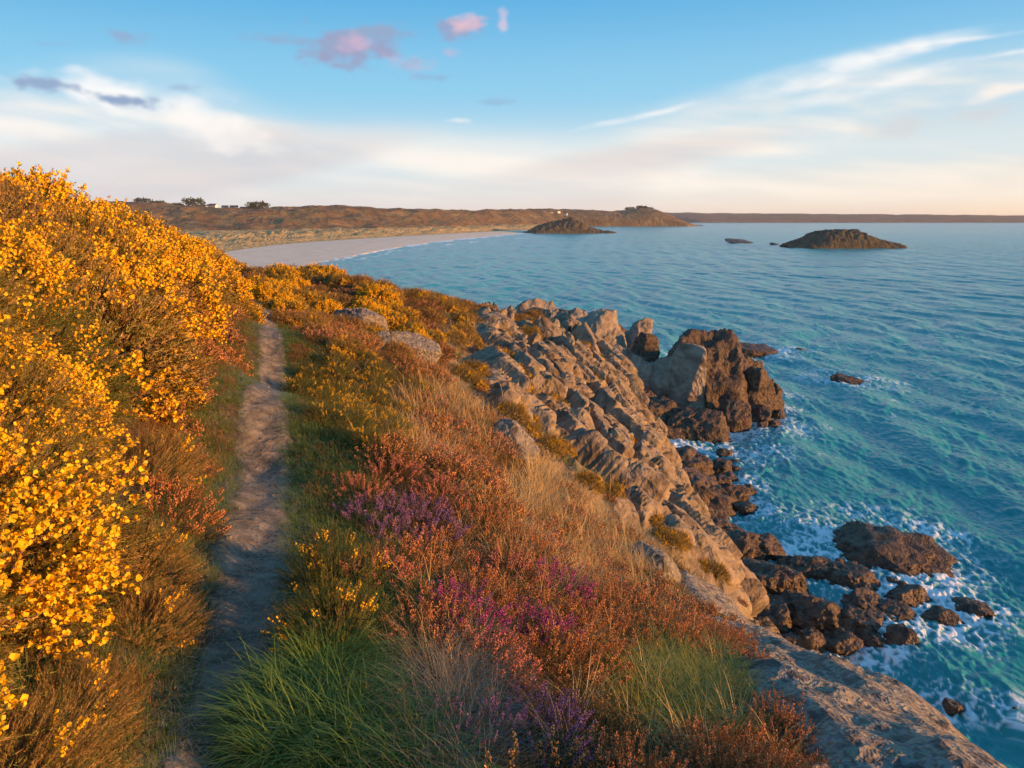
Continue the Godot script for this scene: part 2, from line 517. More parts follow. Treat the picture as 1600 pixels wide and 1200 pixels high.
func make_sea() -> void:
	var s := Shape.new()
	var angles := PackedFloat64Array()
	for k in range(0, 12): angles.append(-75.0 + k * 4.0)
	var a := -26.0
	while a < 36.0:
		angles.append(a)
		a += 0.1
	for k in range(0, 20): angles.append(36.5 + k * 4.0)
	var near_rows := 700
	var nr := 950
	var na := angles.size()
	var deep := Color(0.016, 0.175, 0.190)
	var teal := Color(0.026, 0.300, 0.285)
	var shoal := Color(0.03, 0.25, 0.28)
	var foam := Color(0.74, 0.78, 0.80)
	for j in nr:
		var r := 24.0 * pow(400.0 / 24.0, float(j) / near_rows) if j < near_rows else (400.0 * pow(4.0, float(j - near_rows) / 190.0) if j < near_rows + 190 else 1600.0 * pow(11.0, float(j - near_rows - 190) / (nr - 1 - near_rows - 190)))
		var near := clampf(1.5 - r / 400.0, 0.0, 1.0)
		for i in na:
			var g := deg_to_rad(angles[i])
			var x := sin(g) * r
			var z := -cos(g) * r
			var y := sea_height(x, z, near)
			if r > 900.0: y *= clampf(1.0 - (r - 900.0) / 3000.0, 0.0, 1.0)
			var patch := noise_a.get_noise_2d(x * 0.5 + 40.0, z * 0.5) * 0.5 + 0.5
			var c := deep.lerp(teal, clampf(0.25 + 0.75 * patch, 0.0, 1.0))
			# broken water round the rocks, drawn out in torn threads
			var fm := 0.0
			if r < 190.0 and x > 0.0 and x < 130.0:
				var calm := 0.0
				for q in sea_rocks:
					var dx: float = x - q.x
					var dz: float = z - q.y
					var lim: float = q.z * 2.6 + 5.0
					if absf(dx) > lim or absf(dz) > lim: continue
					var dd: float = sqrt(dx * dx + dz * dz) - q.z
					calm = maxf(calm, 1.0 - clampf(dd / (q.z * 1.3 + 4.5), 0.0, 1.0))
				if calm > 0.0:
					var n1 := 1.0 - absf(noise_a.get_noise_2d(x * 20.0, z * 15.0)) * 3.4
					var n2 := 1.0 - absf(noise_b.get_noise_2d(x * 40.0, z * 34.0)) * 3.4
					var n3 := noise_b.get_noise_2d(x * 5.0 + 9.0, z * 5.0)
					fm = clampf((maxf(n1, n2) - 1.12 + calm * 0.74 + n3 * 0.6) * 2.4, 0.0, 1.0)
					c = c.lerp(shoal, calm * 0.55)
					y += calm * 0.12 * n2
				else:
					var n4 := 1.0 - absf(noise_b.get_noise_2d(x * 9.0, z * 4.0)) * 4.0
					fm = clampf((n4 + noise_a.get_noise_2d(x * 3.0, z * 3.0) - 1.3) * 3.0, 0.0, 0.4)
			elif r > 250.0 and angles[i] < 3.0 and angles[i] > -24.0:
				var pp := pixel(Vector3(x, 0, z))
				var edge := beach_edge(pp.x) - pp.y      # pixels seaward are negative
				if pp.x > 440.0 and pp.x < 870.0:
					var sea_m := -edge / 3.0
					c = c.lerp(shoal, clampf(1.0 - sea_m / 16.0, 0.0, 0.75))
					var surf := noise_a.get_noise_2d(x * 0.8, z * 0.8) * 2.0
					if -edge > -3.0 and -edge < 1.6 + surf: fm = 0.85
					if absf(-edge - 7.0 - surf * 2.0) < 0.7 and noise_b.get_noise_2d(x * 0.5, z * 0.5) > 0.05: fm = 0.6
			c = c.lerp(foam, fm)
			s.v.push_back(Vector3(x, y, z))
			s.c.push_back(c)
	for j in nr - 1:
		for i in na - 1:
			var k := j * na + i
			s.i.push_back(k); s.i.push_back(k + na); s.i.push_back(k + 1)
			s.i.push_back(k + 1); s.i.push_back(k + na); s.i.push_back(k + na + 1)
	s.smooth()
	for k in s.n.size():
		if s.n[k].y < 0.0: s.n[k] = -s.n[k]
	var o := part("sea", s.mesh(), mats.water, self)
	tag(o, "teal sea with low swell and white foam along the rocks", "sea", "", "structure")

# ------------------------------------------------------------------ rocks

func rock_shape(sd: int, size: Vector3, cuts: int, rough: float, n := 18, sub := 1.0, deepest := 0.62, box := 2.0) -> ArrayMesh:
	var r := RandomNumberGenerator.new()
	r.seed = sd
	var planes := []
	for k in cuts:
		var d := Vector3(r.randfn(), r.randfn() * 0.9, r.randfn()).normalized()
		planes.append([d, r.randf_range(deepest, 0.95)])
	var off := Vector3(r.randf() * 500.0, r.randf() * 500.0, r.randf() * 500.0)
	var mean := (size.x + size.y + size.z) / 3.0
	var s := Shape.new()
	var dirs := [Vector3.RIGHT, Vector3.LEFT, Vector3.UP, Vector3.DOWN, Vector3.BACK, Vector3.FORWARD]
	var known := {}
	for f in 6:
		var w: Vector3 = dirs[f]
		var u := Vector3(w.y, w.z, w.x)
		var q := w.cross(u)
		var ids := PackedInt32Array()
		for j in n + 1:
			for i in n + 1:
				var p := (w + u * (float(i) / n * 2.0 - 1.0) + q * (float(j) / n * 2.0 - 1.0))
				var key := Vector3i((p * n).round())
				if known.has(key):
					ids.push_back(known[key])
					continue
				var e := p.normalized()
				var rad := 1.0 if box <= 2.0 else pow(pow(absf(e.x), box) + pow(absf(e.y), box) + pow(absf(e.z), box), -1.0 / box)
				for pl in planes:
					var dp: float = e.dot(pl[0])
					if dp > 0.05: rad = minf(rad, pl[1] / dp)
				var wp := e * rad
				var sp := (wp * size / mean + off) * sub
				var nn := noise_a.get_noise_3dv(sp * 60.0) * 0.5 + ridge_noise.get_noise_3dv(sp * 26.0) * 0.6 + noise_b.get_noise_3dv(sp * 260.0) * 0.16
				wp += e * nn * rough
				known[key] = s.v.size()
				ids.push_back(s.v.size())
				s.v.push_back(wp * size * 0.5)
		for j in n:
			for i in n:
				var k := j * (n + 1) + i
				var a := ids[k]; var b := ids[k + 1]; var c := ids[k + n + 2]; var d := ids[k + n + 1]
				for x in [a, c, b, a, d, c]: s.i.push_back(x)
	s.smooth()
	return s.mesh()

# label, base pixel, size in pixels, height of the water or ledge it stands on
const SHORE := [
	# the broken reef below the slab
	[1415, 900, 160, 46, 0.0, "long dark brown reef rock with white surf curling round its seaward end"],
	[1385, 858, 55, 14, 0.0, "thin dark rock ledge barely above the water beside the long reef rock"],
	[1280, 905, 100, 34, 0.0, "low rounded dark rock between two narrow channels of water"],
	[1345, 925, 90, 38, 0.0, "slanted brown rock leaning beside the long reef rock"],
	[1425, 945, 62, 30, 0.0, "rounded dark rock standing seaward at the edge of the reef"],
	[1360, 960, 70, 36, 0.0, "wedge of brown rock in the middle of the reef"],
	[1405, 972, 70, 24, 0.0, "small flat rock at the foot of the rounded reef rock"],
	[1480, 975, 58, 18, 0.0, "low dark rock awash in foam beside the reef"],
	[1530, 962, 56, 18, 0.0, "lone smooth dark rock ringed with foam off the reef"],
	[1280, 990, 100, 62, 0.0, "large blocky brown rock with sunlit right face in the reef"],
	[1205, 985, 90, 54, 0.0, "craggy brown rock under the cliff slab"],
	[1350, 985, 80, 36, 0.0, "squat brown rock wedged among the reef rocks"],
	[1230, 940, 110, 60, 0.0, "broad dark rock shelf at the cliff foot"],
	[1270, 1015, 46, 34, 0.0, "small dark rock beside the lichen slab"],
	[1318, 1018, 60, 26, 0.0, "small brown rock at the landward end of the reef"],
	[1370, 1005, 46, 16, 0.0, "half sunk dark rock off the landward reef"],
	[1160, 880, 90, 50, 0.0, "dark blocky rock jutting at the cliff foot"],
	[1208, 872, 60, 36, 0.0, "rounded dark rock with water breaking beside it"],
	[1120, 850, 90, 50, 0.0, "shadowed rock ledge at the base of the cliff"],
	# the dark shelf in the middle
	[1085, 800, 130, 84, 0.0, "big rust brown rock shelf with rough sunlit flank"],
	[1055, 760, 100, 70, 0.0, "dark shelf rock in the shade of the cliff"],
	[1130, 740, 40, 24, 0.0, "small dark rock at the tip of the brown shelf"],
	[1150, 785, 54, 32, 0.0, "knobbly brown rock off the brown shelf"],
	[1172, 800, 44, 16, 0.0, "flat brown rock low in the water off the shelf"],
	[1168, 772, 26, 16, 0.0, "little round rock off the brown shelf"],
	[1110, 812, 60, 26, 0.0, "low brown rock at the near edge of the shelf"],
	[1142, 750, 26, 14, 0.0, "little wet rock in the surf by the shelf"],
	# skerries out at sea
	[1332, 600, 58, 15, 0.0, "isolated brown skerry with surf around it off the promontory"],
	[1251, 549, 20, 6, 0.0, "tiny rock awash beyond the promontory tip"],
	[1495, 1112, 30, 16, 0.0, "small dark rock in swirling foam far from the reef"],
	[1598, 1128, 30, 20, 0.0, "dark rock cut by swirling foam beside the open water"],
	# islet reef
	[1170, 380, 52, 5, 0.0, "long low reef lying beside the grassy islet"],
	[1213, 382, 14, 3, 0.0, "small rock between the reef and the grassy islet"],
]

const PROMONTORY := [
	# px, base py, width, height, base height, material, part name
	[1125, 655, 150, 120, 0.0, "sea_rock", "crag", 0.8], [1180, 655, 80, 66, 0.0, "sea_rock", "crag", 0.7], [1205, 650, 60, 50, 0.0, "sea_rock", "crag", 0.9],
	[1072, 640, 72, 92, 1.5, "block_granite", "block", 0.55], [1028, 634, 46, 78, 1.5, "block_granite", "block", 0.7], [985, 606, 66, 62, 4.0, "block_granite", "block", 0.8],
	[1120, 600, 90, 66, 2.0, "sea_rock", "crag", 0.8], [1155, 610, 90, 60, 1.0, "sea_rock", "crag", 0.8], [1110, 570, 60, 40, 6.0, "sea_rock", "crag", 1.0],
	[1160, 555, 110, 16, 0.0, "sea_rock", "ledge", 0.7], [1100, 690, 110, 40, 0.0, "sea_rock", "ledge", 0.6], [1030, 680, 110, 56, 0.0, "sea_rock", "ledge", 0.8],
	[1070, 685, 90, 36, 0.0, "sea_rock", "ledge", 0.7], [990, 660, 90, 60, 1.0, "sea_rock", "ledge", 0.9], [940, 560, 120, 60, 5.0, "block_granite", "crag", 0.9],
	[995, 545, 80, 40, 5.0, "block_granite", "crag", 0.9], [1010, 570, 60, 40, 4.0, "sea_rock", "crag", 0.9], [900, 530, 100, 46, 6.0, "block_granite", "crag", 0.9],
	[850, 512, 100, 34, 8.0, "block_granite", "crag", 0.9], [910, 508, 34, 18, 6.0, "sea_rock", "crag", 1.0], [960, 530, 70, 30, 6.0, "sea_rock", "crag", 1.0],
	[1215, 640, 24, 18, 0.0, "sea_rock", "crag", 1.0], [1218, 656, 22, 12, 0.0, "sea_rock", "crag", 1.0], [1110, 680, 44, 20, 0.0, "sea_rock", "crag", 1.0],
	[1045, 690, 60, 24, 0.0, "sea_rock", "ledge", 1.0], [1190, 662, 50, 28, 0.0, "sea_rock", "crag", 1.0], [1150, 672, 60, 36, 0.0, "sea_rock", "crag", 1.0],
]

func make_rocks() -> void:
	var sd := 100
	for q in SHORE:
		sd += 1
		var p := on_level(q[0], q[1], 0.0)
		var t := pixel(p).z
		var w: float = q[2] * t / F
		var h: float = q[3] * t / F * 0.62
		var depth: float = w * rng.randf_range(0.75, 1.4)
		p.z -= depth * 0.30
		var o := thing("shore_rock", p, q[5], "rock", "rocks along the shore")
		var m := rock_shape(sd, Vector3(w * 1.15, h * 2.3, depth), 18, 0.22, 36 if q[2] > 60 else 22, 1.7, 0.6, 3.0)
		var b := part("rock", m, mats.sea_rock, o)
		b.rotation = Vector3(rng.randf_range(-0.1, 0.1), rng.randf_range(-0.5, 0.5), rng.randf_range(-0.2, 0.05))
		b.position.y = h * 0.02
		sea_rocks.append(Vector3(p.x, p.z, maxf(w, depth) * 0.42))
	# rubble between the large rocks, nothing but its place tells one from the next
	for k in 46:
		var reef := k < 26
		var px := rng.randf_range(1150.0, 1420.0) if reef else rng.randf_range(1020.0, 1210.0)
		var py := rng.randf_range(880.0, 1010.0) if reef else rng.randf_range(665.0, 815.0)
		if not reef and py < (px - 1020.0) * 0.55 + 640.0 and px > 1130.0: py = rng.randf_range(655.0, 685.0)
		var p := on_level(px, py, 0.0)
		var w := rng.randf_range(0.8, 2.3)
		var o := thing("shore_stone", p, "small dark stone between the big reef rocks" if reef else "small dark stone at the foot of the promontory shelf", "rock", "rubble among the reef rocks" if reef else "rubble at the promontory foot")
		var b := part("rock", rock_shape(700 + k, Vector3(w, w * rng.randf_range(0.6, 1.1), w * rng.randf_range(0.7, 1.3)), 14, 0.2, 12, 1.5, 0.6, 3.0), mats.sea_rock, o)
		b.rotation.y = rng.randf() * TAU
		sea_rocks.append(Vector3(p.x, p.z, w * 0.4))
	var base := on_level(1075, 650, 0.0)
	var pr := thing("rock_promontory", base, "craggy granite promontory with a pale square block jutting into the sea", "promontory")
	for q in PROMONTORY:
		sd += 1
		var p := on_level(q[0], q[1], q[4])
		var t := pixel(p).z
		var w: float = q[2] * t / F
		var h: float = q[3] * t / F * 1.1
		var depth: float = w * q[7]
		p.z -= depth * 0.35
		var blocky: bool = q[6] == "block"
		var m := rock_shape(sd, Vector3(w * 1.05, h * 1.9 + p.y * 0.9, depth), 12 if blocky else 20, 0.07 if blocky else 0.20, 40 if q[2] > 70 else 28, 1.4, 0.66 if blocky else 0.62, 5.0 if blocky else 3.0)
		var b := part(q[6], m, mats[q[5]], pr)
		b.rotation.y = -0.55 if blocky else rng.randf_range(-0.6, 0.6)
		b.position = p - base + Vector3(0, h * 0.05 - p.y * 0.45, 0)
		if q[4] < 1.2: sea_rocks.append(Vector3(p.x, p.z, maxf(w, depth) * 0.45))

# granite boulders of the spur: pixel of the middle, width, height (along the dip), lean in degrees
const BOULDERS := [
	[765, 512, 44, 40, 25], [802, 508, 40, 30, 20], [838, 505, 46, 26, 10], [870, 515, 40, 34, 20], [720, 545, 56, 34, 35], [752, 560, 40, 50, 30], [700, 530, 40, 24, 35],
	[775, 590, 36, 54, 35], [745, 600, 40, 34, 30], [725, 575, 26, 26, 20], [785, 540, 26, 24, 10], [815, 535, 30, 30, 20], [850, 540, 34, 40, 30],
	[880, 550, 40, 66, 32], [905, 575, 40, 74, 30], [875, 590, 40, 40, 35], [840, 570, 40, 46, 35], [815, 590, 40, 40, 35], [935, 570, 40, 80, 25], [940, 620, 34, 70, 22],
	[835, 620, 36, 46, 35], [860, 640, 36, 40, 35], [890, 640, 36, 56, 25], [915, 650, 32, 70, 20], [945, 660, 34, 80, 18], [965, 640, 34, 60, 18], [880, 690, 56, 60, 25],
	[915, 700, 36, 66, 20], [940, 720, 32, 70, 18], [965, 700, 36, 80, 18], [985, 680, 34, 70, 20], [900, 745, 40, 60, 25], [925, 770, 36, 60, 22], [950, 770, 36, 70, 18],
	[975, 770, 36, 80, 16], [1018, 740, 66, 130, 18], [1000, 700, 36, 80, 22], [1040, 800, 60, 90, 16], [985, 830, 36, 80, 14], [1010, 820, 40, 90, 14], [1060, 850, 44, 70, 20],
	[1085, 870, 44, 70, 26], [1045, 870, 50, 60, 20], [1110, 890, 50, 60, 30], [860, 560, 30, 30, 30], [900, 540, 36, 40, 30], [955, 600, 30, 60, 20], [800, 620, 30, 40, 35],
	[815, 550, 28, 26, 20], [770, 545, 26, 24, 30], [945, 800, 36, 50, 20], [965, 830, 40, 60, 20], [1010, 860, 44, 50, 18], [1130, 905, 44, 44, 30], [1075, 830, 44, 60, 24], [1097, 852, 40, 56, 26], [1118, 878, 44, 50, 28], [1142, 903, 46, 46, 32], [1087, 890, 50, 60, 24], [1066, 812, 36, 60, 20], [1036, 762, 40, 80, 18], [1120, 917, 50, 44, 30], [1102, 905, 40, 50, 26], [1030, 846, 44, 70, 16],
	[920, 530, 46, 30, 20], [890, 515, 40, 22, 15], [845, 590, 36, 40, 32], [825, 645, 30, 36, 30], [860, 670, 36, 44, 28], [1000, 650, 30, 70, 22], [1020, 690, 30, 60, 22],
]
# single stones in the heath: pixel, width, height, label
const STONES := [
	[565, 515, 92, 44, "pale granite boulder with black lichen spots in the heath below the path", "lichen_granite"],
	[640, 552, 84, 46, "long pale granite boulder half buried in dry grass", "lichen_granite"],
	[482, 508, 44, 22, "small pale stone in the grass edge of the path", "lichen_granite"],
	[605, 548, 46, 36, "grey granite boulder wedged below the lichen spotted boulder", "lichen_granite"],
	[523, 490, 20, 14, "little pale stone beside yellow gorse", "lichen_granite"],
	[800, 705, 70, 60, "rounded boulder with crusty yellow lichen among the heather", "lichen_granite"],
	[1020, 890, 90, 54, "pale weathered stone at the top of the cliff beside dry grass", "lichen_granite"],
]

# the spur's bare face: blocks parted by joints that run down the dip
func jointed_face(base: Vector3) -> ArrayMesh:
	var joints := FastNoiseLite.new()
	joints.noise_type = FastNoiseLite.TYPE_CELLULAR
	joints.frequency = 1.0
	joints.fractal_type = FastNoiseLite.FRACTAL_NONE
	joints.cellular_jitter = 0.8
	joints.cellular_return_type = FastNoiseLite.RETURN_DISTANCE2_SUB
	joints.seed = 21
	var cells: FastNoiseLite = joints.duplicate()
	cells.cellular_return_type = FastNoiseLite.RETURN_CELL_VALUE
	var s := Shape.new()
	var nx := 200
	var nz := 460
	for j in nz + 1:
		var z := -12.0 - 33.0 * float(j) / nz
		for i in nx + 1:
			var x := lerpf(-5.0, crest_x(z) + 2.2, float(i) / nx)
			var y := ground(x, z)
			var n := slope_normal(x, z)
			var pc := pixel(Vector3(x, y, z))
			var bare := smoothstep(0.0, 1.0, (pc.x - 700.0) / 60.0) * smoothstep(-12.5, -15.0, z)
			bare *= smoothstep(0.97, 0.88, n.y + 0.10 * noise_a.get_noise_2d(x * 16.0, z * 16.0))
			var u := x * 0.76 - z * 0.65 + 0.30 * noise_b.get_noise_2d(x * 16.0, z * 16.0)
			var v := (x * 0.65 + z * 0.76 - y) * 0.7 + 0.3 * noise_b.get_noise_2d(z * 16.0, x * 16.0)
			var c := Vector2(u / 1.05, v / 2.5)
			var c2 := Vector2(u / 0.5 + 7.0, v / 0.9)
			var gap := smoothstep(0.0, 0.16, joints.get_noise_2dv(c) + 1.0)
			var small := smoothstep(0.0, 0.12, joints.get_noise_2dv(c2) + 1.0)
			var lift := 0.62 * gap + 0.40 * cells.get_noise_2dv(c) + 0.14 * small + 0.13 * cells.get_noise_2dv(c2)
			lift += 0.10 * ridge_noise.get_noise_2d(u * 14.0, v * 9.0) + 0.04 * noise_b.get_noise_2d(u * 90.0, v * 90.0)
			var p := Vector3(x, y, z) + n * (lerpf(-0.5, lift - 0.12, bare))
			s.v.push_back(p - base)
	for j in nz:
		for i in nx:
			var k := j * (nx + 1) + i
			for q in [k, k + nx + 2, k + 1, k, k + nx + 1, k + nx + 2]: s.i.push_back(q)
	s.smooth()
	return s.mesh()

func make_boulders() -> void:
	var sd := 400
	var base := hit(900, 700)
	var cl := thing("granite_cliff", base, "spur of jointed granite boulders lit warm above the sea", "cliff")
	part("rock_face", jointed_face(base), mats.granite, cl)
	for q in BOULDERS:
		sd += 1
		var p := hit(q[0], q[1])
		var t := pixel(p).z
		if t > 60.0 or (q[3] < 66 and sd % 2 != 0): continue
		if q[0] < 790 and q[1] < 580 and sd % 2 == 0: continue
		var w: float = q[2] * t / F * rng.randf_range(1.3, 2.1)
		var h: float = q[3] * t / F * rng.randf_range(1.4, 2.3)
		var m := rock_shape(sd, Vector3(w, h, w * rng.randf_range(0.8, 1.2)), 18, 0.085, 28, 1.5, 0.66, 5.0)
		var b := part("boulder", m, mats.granite, cl)
		b.rotation = Vector3(-0.5 + rng.randf_range(-0.1, 0.1), rng.randf_range(-0.45, -0.1), deg_to_rad(q[4] + rng.randf_range(-5.0, 5.0)))
		b.position = p - base - slope_normal(p.x, p.z) * w * rng.randf_range(0.18, 0.34)
	for q in STONES:
		sd += 1
		var p := hit(q[0], q[1])
		var t := pixel(p).z
		var w: float = q[2] * t / F * 1.1
		var h: float = q[3] * t / F
		var o := thing("boulder", p + Vector3(0, h * 0.08, 0), q[4], "boulder")
		var m := rock_shape(sd, Vector3(w, h * 1.3, w * 0.8), 14, 0.10, 26, 1.8, 0.66, 4.0)
		var b := part("stone", m, mats[q[5]], o)
		b.rotation = Vector3(-0.2, rng.randf_range(-0.2, 0.2), -0.45)
	# stones trodden into the path
	for k in 16:
		var z := -1.9 - 9.0 * pow(float(k) / 16.0, 1.4)
		var x := path_x(z) + rng.randf_range(-0.17, 0.17)
		var w := rng.randf_range(0.03, 0.08)
		var o := thing("path_stone", Vector3(x, ground(x, z) + 0.03, z), "small flat stone trodden into the earth path", "stone", "stones in the path")
		var b := part("stone", rock_shape(820 + k, Vector3(w, w * 0.45, w * 0.8), 9, 0.1, 8), mats.lichen_granite, o)
		b.rotation.y = rng.randf() * TAU
	# the bare slab at the edge
	var p := hit(1330, 1120)
	var o := thing("granite_slab", p, "long bare granite slab sloping from the heather to the cliff edge", "slab")
	var sl := Shape.new()
	var nu := 300
	var nv := 90
	for j in nu + 1:
		var z := 0.5 - 13.0 * float(j) / nu
		var wide := table([[-13.0, 1.0], [-11.0, 1.4], [-9.0, 1.7], [-7.0, 1.8], [-5.0, 2.2], [-3.0, 2.5], [0.5, 2.6]], z) + 0.25 * noise_a.get_noise_1d(z * 45.0)
		for i in nv + 1:
			var f := float(i) / nv
			var x := crest_x(z) - wide + f * (wide + 1.6)
			var e := smoothstep(0.0, 0.22, f) * smoothstep(1.0, 0.85, f)
			var ends := smoothstep(0.0, 0.08, float(j) / nu) * smoothstep(1.0, 0.9, float(j) / nu)
			var q1 := Vector3(x, ground(x, z), z)
			# foliation runs down the dip; joints cross it
			var lay := ridge_noise.get_noise_2d(x * 9.0 + z * 3.0, z * 26.0 - x * 12.0)
			var grain := noise_b.get_noise_2d(x * 130.0, z * 130.0)
			var big := noise_a.get_noise_2d(x * 22.0 + 7.0, z * 16.0)
			var step := floorf((big + 0.5) * 5.0) / 5.0
			q1.y += (-0.22 + 0.30 * e * ends) + (0.10 * step + 0.03 * lay + 0.012 * grain + 0.14 * big + 0.05 * noise_a.get_noise_2d(x * 70.0, z * 70.0)) * e
			sl.v.push_back(q1 - p)
	for j in nu:
		for i in nv:
			var k := j * (nv + 1) + i
			for q in [k, k + nv + 2, k + 1, k, k + nv + 1, k + nv + 2]: sl.i.push_back(q)
	sl.smooth()
	part("slab_face", sl.mesh(), mats.lichen_granite, o)

# ------------------------------------------------------------------ plants

func spray(s: Shape, base: Vector3, dir: Vector3, length: float, n: int, spine: float, width: float, col: Color, spread := 0.75) -> void:
	var side := dir.cross(Vector3(0.3, 0.2, 0.9)).normalized()
	var up := dir.cross(side)
	s.tri(base + side * width * 0.9, base - side * width * 0.9, base + dir * length, col)
	s.tri(base + up * width * 0.9, base - up * width * 0.9, base + dir * length, col)
	for k in n:
		var f := rng.randf()
		var g := rng.randf() * TAU
		var rad := side * cos(g) + up * sin(g)
		var p := base + dir * length * f
		var tip := (rad * spread + dir * rng.randf_range(0.35, 1.0)).normalized() * spine * rng.randf_range(0.6, 1.2) * (1.15 - 0.5 * f)
		var w := dir.cross(rad) * width
		s.tri(p - w, p + w, p + tip, vary(col, 0.3))

func flower(s: Shape, p: Vector3, dir: Vector3, size: float, col: Color) -> void:
	var side := dir.cross(rv()).normalized()
	var up := dir.cross(side)
	for k in 3:
		var g := k * TAU / 3.0 + rng.randf() * 0.8
		var rad := side * cos(g) + up * sin(g)
		var open := 0.55 + 0.5 * rng.randf()
		var d := (dir + rad * open).normalized()
		var w := dir.cross(rad) * size * 0.42
		var mid := p + d * size * 0.6
		var lift := dir * size * 0.12
		var c := vary(col, 0.14)
		s.tri(p, mid + w + lift, p + d * size, c)
		s.tri(p, p + d * size, mid - w + lift, c)

func tube(s: Shape, a: Vector3, b: Vector3, ra: float, rb: float, col: Color) -> void:
	var d := (b - a).normalized()
	var u := d.cross(Vector3(0.31, 0.17, 0.93)).normalized()
	var w := d.cross(u)
	for k in 3:
		var g := k * TAU / 3.0
		var g2 := (k + 1) * TAU / 3.0
		var x := u * cos(g) + w * sin(g)
		var y := u * cos(g2) + w * sin(g2)
		s.quad(a + x * ra, a + y * ra, b + y * rb, b + x * rb, col)

# a gorse bush about one metre across; near ones have finer spines
func make_gorse(called: String, sd: int, shoots: int, spines: int, fine: float, bloom: float, leaf: Color, dry: float) -> void:
	rng.seed = sd
	var fs := Shape.new()
	var bl := Shape.new()
	var st := Shape.new()
	var off := rng.randf() * 900.0
	for k in 16:
		var g := rng.randf() * TAU
		var d := Vector3(cos(g), rng.randf_range(0.5, 1.6), sin(g)).normalized()
		var knee := d * rng.randf_range(0.26, 0.38) + rv(0.05)
		tube(st, Vector3(0, -0.12, 0), knee, 0.014, 0.009, Color(0.09, 0.06, 0.035))
		tube(st, knee, knee + (d + rv(0.6)).normalized() * 0.2, 0.009, 0.004, Color(0.10, 0.07, 0.04))
	for k in shoots:
		var up := rng.randf_range(-0.12, 1.0)
		var g := rng.randf() * TAU
		var rr := sqrt(maxf(0.0, 1.0 - up * up))
		var d := Vector3(cos(g) * rr, up, sin(g) * rr)
		var lump := 1.0 + 0.42 * noise_b.get_noise_3d(d.x * 28.0 + off, d.y * 28.0, d.z * 28.0) + 0.30 * noise_a.get_noise_3d(d.x * 90.0 + off, d.y * 90.0, d.z * 90.0)
		var inside := rng.randf_range(0.62, 0.98)
		var base := Vector3(d.x * 0.56, d.y * 0.44, d.z * 0.56) * lump * inside
		var dir := (d + Vector3(0, 0.55, 0) + rv(0.4)).normalized()
		var col := leaf
		if rng.randf() < dry: col = Color(0.33, 0.20, 0.06)
		col = vary(col, 0.35)
		var length := rng.randf_range(0.09, 0.20)
		spray(fs, base, dir, length, spines, 0.028 * fine, 0.0017 * fine * fine, col)
		var patch := noise_a.get_noise_3d(d.x * 42.0 - off, d.y * 42.0, d.z * 42.0) * 0.5 + 0.5
		if inside > 0.72 and rng.randf() < smoothstep(1.02 - bloom, 1.22 - bloom, patch + rng.randf() * 0.15):
			var nf := rng.randi_range(5, 11)
			for f in nf:
				var along := rng.randf_range(0.15, 0.95)
				var o := (dir * 0.5 + rv(1.0)).normalized()
				flower(bl, base + dir * length * along + o * 0.012, o, rng.randf_range(0.016, 0.027) * (0.45 + 0.55 * fine), Color(0.82, 0.47, 0.012))
	protos[called] = [[fs.mesh(), "foliage", mats.foliage], [bl.mesh(), "flowers", mats.petals], [st.mesh(), "stems", mats.twig]]

# a heather clump about half a metre across: upright sprigs, bells on the upper part
func make_heather(called: String, sd: int, sprigs: int, fine: float, leaf: Color, bell: Color, bloom: float, tall := 1.0) -> void:
	rng.seed = sd
	var fs := Shape.new()
	var bl := Shape.new()
	var off := rng.randf() * 900.0
	for k in sprigs:
		var g := rng.randf() * TAU
		var rad := sqrt(rng.randf())
		var foot := Vector3(cos(g), 0, sin(g)) * rad * 0.24
		var dir := (Vector3(cos(g) * rad * 0.75, 1.0, sin(g) * rad * 0.75) + rv(0.28)).normalized()
		var n := noise_a.get_noise_2d(foot.x * 200.0 + off, foot.z * 200.0)
		var length := (0.30 + 0.16 * n + rng.randf_range(-0.06, 0.08)) * tall * (1.05 - 0.4 * rad)
		var start := foot + dir * length * rng.randf_range(0.05, 0.45)
		var len2 := length * rng.randf_range(0.45, 0.6)
		var col := vary(leaf, 0.35)
		tube(fs, foot, start + dir * len2, 0.0016 * fine, 0.0009 * fine, Color(0.10, 0.06, 0.035))
		spray(fs, start, dir, len2, int(30.0 / fine), 0.011 * fine, 0.0016 * fine, col, 1.0)
		if rng.randf() < bloom:
			var c := vary(bell, 0.25)
			for f in int(20.0 / fine):
				var a := start + dir * len2 * rng.randf_range(0.4, 1.08)
				var o := rv().normalized()
				flower(bl, a + o * 0.005, (o + dir * 0.2).normalized(), 0.0105 * fine, c)
	protos[called] = [[fs.mesh(), "foliage", mats.foliage], [bl.mesh(), "flowers", mats.petals]]

func make_tuft(sd: int, blades: int, tall: float, lean: float, wide: float, col: Color, tip: Color) -> ArrayMesh:
	rng.seed = sd
	var s := Shape.new()
	for k in blades:
		var g := rng.randf() * TAU
		var out := Vector3(cos(g), 0, sin(g))
		var foot := out * 0.05 * rng.randf() + Vector3(rng.randf_range(-0.05, 0.05), -0.02, rng.randf_range(-0.05, 0.05))
		var length := tall * rng.randf_range(0.55, 1.1)
		var bend := lean * rng.randf_range(0.3, 1.4)
		var side := Vector3(-out.z, 0, out.x) * wide
		var c := vary(col.lerp(tip, rng.randf()), 0.3)
		var p := foot
		var d := (Vector3.UP + out * 0.25 + rv(0.2)).normalized()
		for q in 4:
			var d2 := (d + out * bend * 0.35 + Vector3(0, -bend * 0.12 * q, 0)).normalized()
			var e := p + d2 * length / 4.0
			var w0 := side * (1.0 - q * 0.22)
			var w1 := side * (1.0 - (q + 1) * 0.22)
			if q < 3: s.quad(p - w0, p + w0, e + w1, e - w1, c)
			else: s.tri(p - w0, p + w0, e, c)
			p = e
			d = d2
	return s.mesh()

